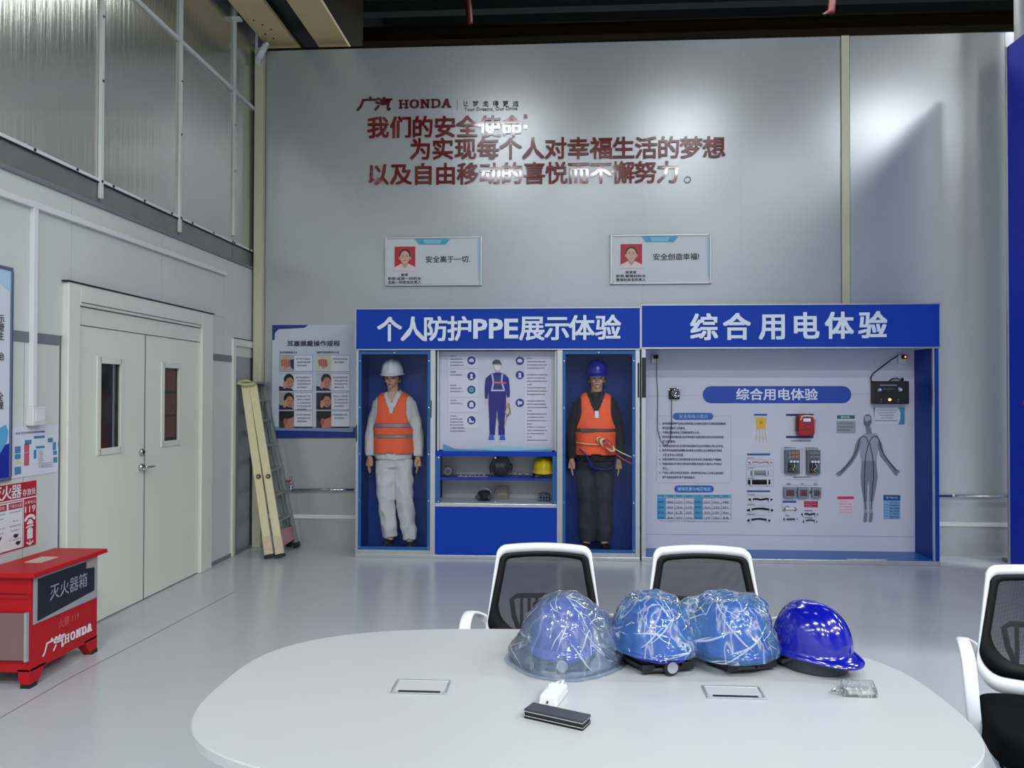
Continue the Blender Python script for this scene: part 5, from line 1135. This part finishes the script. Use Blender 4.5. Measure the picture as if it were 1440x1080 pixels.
bx(-2.852, -2.838, Y0-.026, Y0-.006, .15, .41).build('board_edge', 'alu', t)

# ================================================================== LADDER
t = thing('step_ladder', 'folded cream and grey step ladder leaning into the corner by the narrow door', 'ladder', (-2.75, 7.6, 0))
tn = Vector((-3.125, 7.60, 1.68)); tf = Vector((-3.06, 7.86, 1.68)); bn = Vector((-2.775, 7.36, .015)); bf = Vector((-2.71, 7.90, .015))
for k in range(2):
    of = Vector((.095*k, .035*k, 0)); tof = Vector((.075*k, .01*k, 0)); a, b = bn+of, tn+tof
    st = MB().bar(a, b, .075, .030, (1, .15, 0)).build('rail', 'lad', t, bevel=.004, label='cream side rail')
    MB().bar(a, a+(b-a)*.02, .09, .05, (1, .1, 0)).build('rubber_foot', 'black', st, bevel=.005)
    m_ = a+(b-a)*.46; MB().cyl(m_+Vector((.015, -.03, 0)), m_+Vector((.015, -.016, 0)), .022, 14).build('red_washer', 'refld', st); MB().cyl(m_+Vector((.015, -.034, 0)), m_+Vector((.015, -.03, 0)), .009, 10).build('bolt', 'alu', st)
    bx_ = MB().bar(a+(b-a)*.02, a+(b-a)*.12, .080, .034, (1, .15, 0)).build('worn_sleeve', mat('worn_cream', (196, 178, 150), .7, 0, .25, 25), st)
a, b = bf+Vector((.02, 0, 0)), tf+Vector((.02, 0, 0))
fr = MB().bar(a, b, .045, .030, (0, 1, 0)).build('rail', 'ladg', t, bevel=.003, label='grey far rail')
MB().bar(a, a+(b-a)*.03, .07, .05, (0, 1, 0)).build('rubber_foot', 'black', fr, bevel=.004)
a2, b2 = bf+Vector((-.07, .03, 0)), tf+Vector((-.06, .02, 0)); MB().bar(a2, b2, .045, .030, (0, 1, 0)).build('rail', 'ladg', t, bevel=.003, label='grey far rail')
MB().bar(a2, a2+(b2-a2)*.03, .07, .05, (0, 1, 0)).build('rubber_foot', 'black', t, bevel=.004)
for i, u in enumerate((.20, .345, .49, .635, .78, .90)):
    p, q = (bn+Vector((.10, .04, 0))).lerp(tn+Vector((.08, .01, 0)), u), bf.lerp(tf, u)
    MB().bar(p, q, .075, .022, (1, 0, 0)).build('step', 'ladg', t, bevel=.003)
p, q = (bn+Vector((.10, .04, 0))).lerp(tn, .055), bf.lerp(tf, .055); p2, q2 = (bn+Vector((.10, .04, 0))).lerp(tn, .15), bf.lerp(tf, .13)
MB().add([p+Vector((.02, 0, 0)), q+Vector((.02, 0, 0)), q2+Vector((.02, 0, 0)), p2+Vector((.02, 0, 0))], [(0, 1, 2, 3)]).build('brace_plate', 'pinkr', t, solid=.006, label='faded pink brace plate')
for s_ in ((0, 1), (1, 0)):
    MB().bar(p.lerp(p2, s_[0]), q.lerp(q2, s_[1]), .02, .012, (1, 0, 0)).build('cross_brace', 'dgrey', t)
MB().hexa([tn+Vector((-.03, -.05, 0)), tn+Vector((.13, -.04, 0)), tf+Vector((.07, .06, 0)), tf+Vector((-.06, .07, 0))], [tn+Vector((-.03, -.05, .022)), tn+Vector((.13, -.04, .022)), tf+Vector((.07, .06, .022)), tf+Vector((-.06, .07, .022))]).build('top_cap', 'ladg', t, bevel=.003)
MB().tube([tn+Vector((-.05, -.055, .0)), tn+Vector((.02, -.062, -.012)), tn+Vector((.12, -.055, .0)), tn+Vector((.05, -.05, .028)), tn+Vector((-.04, -.05, .02))], .010, 8, closed=True).build('tie_cord', mat('cord_yellow', (200, 196, 120), .8), t, smooth=True)

# ================================================================== TABLE
t = thing('meeting_table', 'large white oval meeting table filling the foreground', 'table', (.035, 2.215, 0))
def sup(a, b, n, k, N=96, cx=.035, cy=2.215):
    an = 2*PI*k/N; c, s_ = math.cos(an), math.sin(an); return (cx+a*abs(c)**(2/n)*(1 if c > 0 else -1), cy+b*abs(s_)**(2/n)*(1 if s_ > 0 else -1))
R = [[Vector((*sup(1.008-d, .575-d, 2.95, k), z)) for k in range(96)] for d, z in ((.006, .722), (0, .725), (0, .747), (.003, .75))]
MB().rings(R).build('tabletop', 'tablew', t)
for x in (-.45, .52):
    lg = bx(x-.03, x+.03, 1.95, 2.50, .04, .722).build('leg', 'tablew', t, bevel=.004); bx(x-.05, x+.05, 1.85, 2.62, 0, .04).build('foot', 'alu', lg, bevel=.004)
bx(-.42, .49, 2.20, 2.23, .35, .68).build('modesty_panel', 'tablew', t)
for i, (xa, xb, yb, yf) in enumerate(((-.474, -.316, 2.270, 2.164), (.398, .560, 2.280, 2.189))):
    g = thing('cable_port', ('left', 'right')[i]+' flush cable port with a thin metal frame and black slot in the white table', 'cable port', ((xa+xb)/2, (yb+yf)/2, .75), 'cable ports in the table')
    f = MB(); e = .007
    for q in ((xa, xb, yf, yf+e), (xa, xb, yb-e, yb), (xa, xa+e, yf+e, yb-e), (xb-e, xb, yf+e, yb-e)): f.box(q[0], q[1], q[2], q[3], .7503, .7535)
    f.build('frame', 'alu', g, bevel=.001); bx(xa+e, xb-e, yf+.026, yb-e, .7503, .7522).build('flap', 'tablew', g, bevel=.001)
    bx(xa+.02, xb-.02, yf+.008, yf+.026, .7503, .7512).build('slot', 'black', g)

# small things on the table
t = thing('white_receiver', 'small white plastic device with a round hole behind the black case', 'device', (-.02, 2.17, .75))
A = [Vector((-.062, 2.109, .75)), Vector((-.011, 2.093, .75)), Vector((.022, 2.205, .75)), Vector((-.03, 2.22, .75))]
B = [q + (Vector((-.02, 2.16, .75))-q)*.12+Vector((0, 0, .027)) for q in A]
MB().hexa(A, B).build('case', 'pvc', t, bevel=.005, seg=3)
MB().cyl((-.036, 2.105, .762), (-.037, 2.098, .762), .003, 10).build('hole', 'dgrey', t); bx(-.035, .0, 2.15, 2.19, .777, .779).build('button_plate', 'letter', t, bevel=.001)
MB().tube([(-.002, 2.21, .765), (.006, 2.235, .770), (.004, 2.255, .764), (-.008, 2.262, .758), (-.014, 2.25, .758), (-.010, 2.228, .764)], .004, 6).build('lanyard_loop', 'letter', t, smooth=True)
t = thing('black_case', 'slim black oblong case with bright metal edges lying on the table front', 'case', (-.01, 2.0, .75))
d = Vector((.152, -.071, 0)).normalized(); n_ = Vector((-d.y, d.x, 0)); c0 = Vector((-.010, 2.013, .75))
def cb(z0, z1, w_, l_, nme, m, bv): 
    q = [c0+d*l_*i+n_*w_*j for i, j in ((-1, -1), (1, -1), (1, 1), (-1, 1))]; return MB().hexa([k+Vector((0, 0, z0)) for k in q], [k+Vector((0, 0, z1)) for k in q]).build(nme, m, t, bevel=bv)
cb(0, .006, .026, .082, 'base', 'blk', .002); cb(.006, .0085, .0265, .0825, 'lower_trim', 'chrome', 0); cb(.0085, .017, .025, .081, 'body', 'black', .002); cb(.017, .020, .0268, .083, 'upper_trim', 'chrome', .001); cb(.020, .024, .026, .082, 'lid', mat('lid_grey', (62, 64, 74), .35, .3), .002)
t = thing('clear_box', 'small clear plastic box lying at the right side of the table', 'box', (.825, 2.26, .75))
MB().hexa([(.772, 2.222, .75), (.868, 2.222, .75), (.885, 2.30, .75), (.79, 2.30, .75)], [(.775, 2.226, .774), (.865, 2.226, .774), (.881, 2.296, .774), (.793, 2.296, .774)]).build('shell', 'clearp', t, bevel=.003)
MB().hexa([(.79, 2.235, .752), (.862, 2.235, .752), (.872, 2.28, .752), (.80, 2.28, .752)], [(.79, 2.235, .760), (.862, 2.235, .760), (.872, 2.28, .760), (.80, 2.28, .760)]).build('insert', mat('pale_grey_insert', (178, 184, 182), .4), t, bevel=.002)
MB().tube([(.772, 2.224, .768), (.758, 2.232, .764), (.752, 2.25, .758), (.765, 2.262, .760)], .003, 6).build('tab', 'clearp', t)

# ================================================================== CHAIRS (local: seat looks to -y)
def trap(zb, zt, wb, wt, r=.045, rb=.07, N=72):
    """trapezoid with round corners, slightly arched top and sagging bottom"""
    out = []
    for (cx, cz, rr, a0) in ((wt-r, zt-r, r, 0), (-(wt-r), zt-r, r, PI/2), (-(wb-rb), zb+rb, rb, PI), (wb-rb, zb+rb, rb, 1.5*PI)):
        for k in range(8): a = a0+PI/2*k/7; out.append((cx+rr*math.cos(a), cz+rr*math.sin(a)))
    P2 = []
    for i, p in enumerate(out):
        P2.append(p)
        if i % 8 == 7:
            q = out[(i+1) % len(out)]
            for k in range(1, 11): P2.append((p[0]+(q[0]-p[0])*k/11, p[1]+(q[1]-p[1])*k/11))
    zm = (zb+zt)/2
    return [(x, z+(.010*(1-(x/wt)**2) if z > zm+.6*(zt-zm) else (-.022*(1-(x/wb)**2) if z < zm-.6*(zm-zb) else 0))) for x, z in P2]
def bk(x, z, d=0.): return Vector((x, .03+.16*(z-.55)**1.2*(1 if z > .55 else 0)-.55*x*x*1.1+d, z)) if z > .55 else Vector((x, .03-.60*x*x+d, z))
def office_chair():
    t = thing('office_chair', 'x', 'chair', (0, 0, 0))
    A = trap(.560, .972, .229, .190, .035, .085); B = trap(.615, .942, .219, .178, .028, .075); C = trap(.662, .922, .180, .152, .02, .085)
    fr = MB().rings([[bk(x, z, .012) for x, z in A], [bk(x, z, -.012) for x, z in A], [bk(x, z, -.010) for x, z in B], [bk(x, z, .014) for x, z in B]], caps=False, closed=True)
    fr.build('back_frame', 'plast', t, smooth=True, label='white plastic back frame')
    MB().rings([[bk(x, z, .006) for x, z in B], [bk(x, z, -.013) for x, z in B], [bk(x, z, -.008) for x, z in C], [bk(x, z, .0) for x, z in C]], caps=False, closed=True).build('back_border', 'blk', t, smooth=True)
    vs = [bk(0, .77, -.004)]; rr = 8
    for i in range(1, rr+1):
        for x, z in C: u = i/rr; vs.append(bk(x*u, .77+(z-.77)*u, -.004))
    n = len(C); fs = [(0, 1+k, 1+(k+1) % n) for k in range(n)]
    for i in range(rr-1): fs += [(1+i*n+k, 1+(i+1)*n+k, 1+(i+1)*n+(k+1) % n, 1+i*n+(k+1) % n) for k in range(n)]
    MB().add(vs, fs).build('back_mesh', 'mesh', t, smooth=True, recalc=False, label='see-through black mesh')
    lb = MB().tube([(-.10, .065, .64), (-.12, .07, .69), (-.13, .08, .755), (-.11, .082, .77), (0, .09, .772), (.11, .082, .77), (.13, .08, .755), (.12, .07, .69), (.10, .065, .64)], .010, 8)
    lb = lb.build('lumbar_support', 'blk', t, smooth=True)
    for k in range(7): bx(-.09+.03*k-.006, -.09+.03*k+.006, .074, .088, .635, .765).build('slat', 'blk', lb)
    MB().tube([(0, .06, .75), (0, .085, .66), (0, .07, .52), (0, -.02, .435)], .02, 8, rr=[(.02, .045)]*4).build('spine', 'blk', t, smooth=True)
    s_ = [[Vector((x_*w_, -.225+.245*y_*w_, z)) for x_, y_ in [(.253*abs(math.cos(a))**.45*(1 if math.cos(a) > 0 else -1), abs(math.sin(a))**.45*(1 if math.sin(a) > 0 else -1)) for a in [2*PI*k/40 for k in range(40)]]] for w_, z in ((.6, .452), (.94, .455), (1, .472), (1, .525), (.97, .547), (.87, .556), (.4, .554), (.05, .552))]
    MB().rings(s_).build('seat', 'seatf', t, smooth=True)
    bx(-.20, .20, -.42, -.05, .425, .455).build('seat_pan', 'blk', t, bevel=.01)
    for q in (-1, 1):
        pts = [(q*.200, .035, .655), (q*.240, .022, .700), (q*.278, -.045, .734), (q*.286, -.13, .738), (q*.287, -.205, .708), (q*.286, -.245, .635), (q*.280, -.245, .555), (q*.265, -.215, .485), (q*.225, -.18, .448)]
        R = []; m = len(pts)
        for i in range(m-1):
            for k in range(4):
                u = k/4; p0, p1, p2, p3 = [Vector(pts[min(max(i+j, 0), m-1)]) for j in (-1, 0, 1, 2)]
                f_ = lambda u: .5*((2*p1)+(p2-p0)*u+(2*p0-5*p1+4*p2-p3)*u*u+(3*p1-p0-3*p2+p3)*u**3)
                c = f_(u); tg = (f_(u+.02)-f_(u-.02)).normalized(); wx = Vector((1, 0, 0)); wx = (wx-tg*wx.dot(tg)).normalized(); ny = tg.cross(wx); tt = (i+u)/(m-1); hw = .022-.004*abs(tt-.5)
                R.append([c+wx*hw*abs(math.cos(a_))**.6*(1 if math.cos(a_) > 0 else -1)+ny*.008*math.sin(a_) for a_ in [2*PI*j/12 for j in range(12)]])
        MB().rings(R).build('armrest', 'plast', t, smooth=True, label='white plastic loop armrest')
        MB().tube([(q*.21, -.06, .41), (q*.215, -.40, .41), (q*.22, -.455, .39), (q*.225, -.47, .34), (q*.235, -.46, .06), (q*.238, -.43, .016), (q*.24, -.38, .014), (q*.24, .06, .014)], .0125, 10).build('leg', 'chrome', t, smooth=True)
    MB().tube([(-.24, .06, .014), (.24, .06, .014)], .0125, 10).tube([(-.21, -.06, .41), (.21, -.06, .41)], .0125, 10).build('cross_tube', 'chrome', t, smooth=True)
    return t
c1 = office_chair(); chairs = [(c1, -.068, 3.085, 0, 'white framed black mesh chair behind the table, left one, behind the bagged hard hats')]
for x, y, rz, la in ((.553, 3.085, 0, 'white framed black mesh chair behind the table, right one of the pair'), (1.668, 2.79, -.30, 'mesh chair at the right end of the table, its black seat showing')):
    chairs.append((copy_tree(c1), x, y, rz, la))
for c, x, y, rz, la in chairs:
    c.location = (x, y, 0); c.rotation_euler = (0, 0, rz); prop(c, la, 'chair', 'mesh office chairs around the table')

# ================================================================== HARD HATS ON THE TABLE
HB = .815
hats = []
for x, y, rz, tilt, la in ((.003, 2.475, 0., 0, 'bright blue hard hat inside a cloudy bag, leftmost of the four on the table'), (.285, 2.48, .30, 0, 'blue hard hat with its bag pulled halfway off, second from the left'),
                     (.530, 2.50, .35, -.03, 'blue hard hat fully covered by a wide crumpled bag, third from the left'), (.768, 2.475, PI+.62, 0, 'bare glossy blue hard hat with grey straps, rightmost on the table')):
    o = helmet('hard_hat', la, 'helmet', 'hblue', 'harnk' if x < .7 else 'harn', 'blue hard hats on the table', knob=x < .5, s=.94)
    o.location = (x, y, HB); o.rotation_euler = (tilt, 0, rz)
    hats.append(o)
def bag(label, cx, cy, rx, ry, zt, zb, m, pulls, seed, amp=.012, e=.75, skirt=None):
    t = thing('plastic_bag', label, 'bag', (0, 0, 0), 'clear bags over the hard hats'); n, mv = 110, 60; R = []
    for i in range(mv+1):
        v = i/mv; th = v*PI/2; ring = []
        for k in range(n):
            a = 2*PI*k/n; cr_ = max(.0, math.sin(th))**e; z = zt-(zt-zb)*(1-math.cos(th)**1.25) if v < 1 else zb
            d = Vector((math.cos(a), math.sin(a), 0)); x, y_ = rx*cr_*d.x, ry*cr_*d.y
            for (pa, w_, am, zc, zw) in pulls:
                da = (a-pa+PI) % (2*PI)-PI; g = math.exp(-(da/w_)**2)*math.exp(-((z-zc)/zw)**2); x += am*g*math.cos(pa); y_ += am*g*math.sin(pa)
            p_ = Vector((x, y_, z)); q_ = Vector((a*1.0*2.2+seed, z*16, seed)) if False else Vector((x*13+seed, y_*13, z*6))
            r1 = 1-2*abs(noise.noise(q_)); r2 = 1-2*abs(noise.noise(q_*1.9+Vector((3, 1, 7))))
            r3 = 1-2*abs(noise.noise(q_*4.1+Vector((9, 4, 2)))); dd = amp*(r1*.75+r2*.45+r3*.22-.4)*min(1, cr_*1.5+.2)*(1 if z > zb+.01 else .6)
            p_ += Vector((d.x*cr_, d.y*cr_, math.cos(th)))*dd; p_.z = max(zb, p_.z); ring.append(p_)
        R.append(ring)
    if skirt:
        for j in range(1, 4): R.append([Vector((p_.x*(1+.05*j*skirt), p_.y*(1+.05*j*skirt), max(.752, zb-.003*j*(1+noise.noise(Vector((k*.3, j, seed))))))) for k, p_ in enumerate(R[mv])])
    mb = MB().rings(R, caps=False); mb.build('film', m, t, smooth=True)
    rnd = random.Random(int(seed*10)); cr_ = MB()
    for q in range(52):
        i0 = rnd.uniform(.12, .95)*mv; k0 = rnd.uniform(0, n); di = rnd.uniform(-.5, .5)*mv*.8; dk = rnd.uniform(-.16, .16)*n; wd = rnd.uniform(.0010, .0034); pr = None; vs = []
        L_ = 14
        for j in range(L_+1):
            u = j/L_; i = min(mv-1.01, max(3, i0+di*(u-.5)+1.2*math.sin(u*5+q))); k = (k0+dk*(u-.5)) % n
            i_, k_ = int(i), int(k); fi, fk = i-i_, k-k_; A_, B_, C_, D_ = R[i_][k_], R[i_][(k_+1) % n], R[i_+1][k_], R[i_+1][(k_+1) % n]
            c = A_*(1-fi)*(1-fk)+B_*(1-fi)*fk+C_*fi*(1-fk)+D_*fi*fk; nn = (B_-A_).cross(C_-A_)
            if nn.dot(Vector((c.x, c.y, .1))) < 0: nn = -nn
            nn = nn.normalized() if nn.length > 1e-9 else Vector((0, 0, 1)); c = c+nn*.0018
            vs.append((c, nn))
        pts = []
        for j in range(L_+1):
            tg = (vs[min(j+1, L_)][0]-vs[max(j-1, 0)][0]).normalized(); sd = tg.cross(vs[j][1]).normalized()*wd*math.sin(PI*(j+.15)/(L_+.3))
            pts += [vs[j][0]+sd, vs[j][0]+vs[j][1]*wd*.5, vs[j][0]-sd]
        cr_.add(pts, [(3*j+a, 3*j+a+1, 3*j+a+4, 3*j+a+3) for j in range(L_) for a in (0, 1)])
    o = cr_.build('fold', 'fold', t, smooth=True, recalc=False); o['kind'] = 'stuff'
    t.location = (cx, cy, 0); return t
bag('thin clear plastic bag wrapped around the leftmost hard hat, spreading to the right', .010, 2.47, .150, .165, .965, .7525, 'bag', [(0., .5, .030, .87, .05), (PI, .5, .02, .78, .05), (0., .5, .03, .78, .05)], 1.3, .011, 1.0, .8)
bag('thin clear plastic bag draped over the second hard hat, its brim left bare', .285, 2.48, .130, .155, .962, .806, 'bag2', [(0., .5, .02, .83, .04), (PI, .5, .02, .82, .04), (PI*1.7, .4, .02, .82, .04)], 5.1, .010, .72)
bag('thin clear plastic bag stretched wide over the third hard hat', .520, 2.50, .142, .160, .955, .790, 'bag2', [(.35, .5, .035, .92, .03), (PI, .5, .05, .86, .05), (PI, .4, .04, .92, .04), (0, .5, .02, .80, .03)], 9.7, .011, .62)
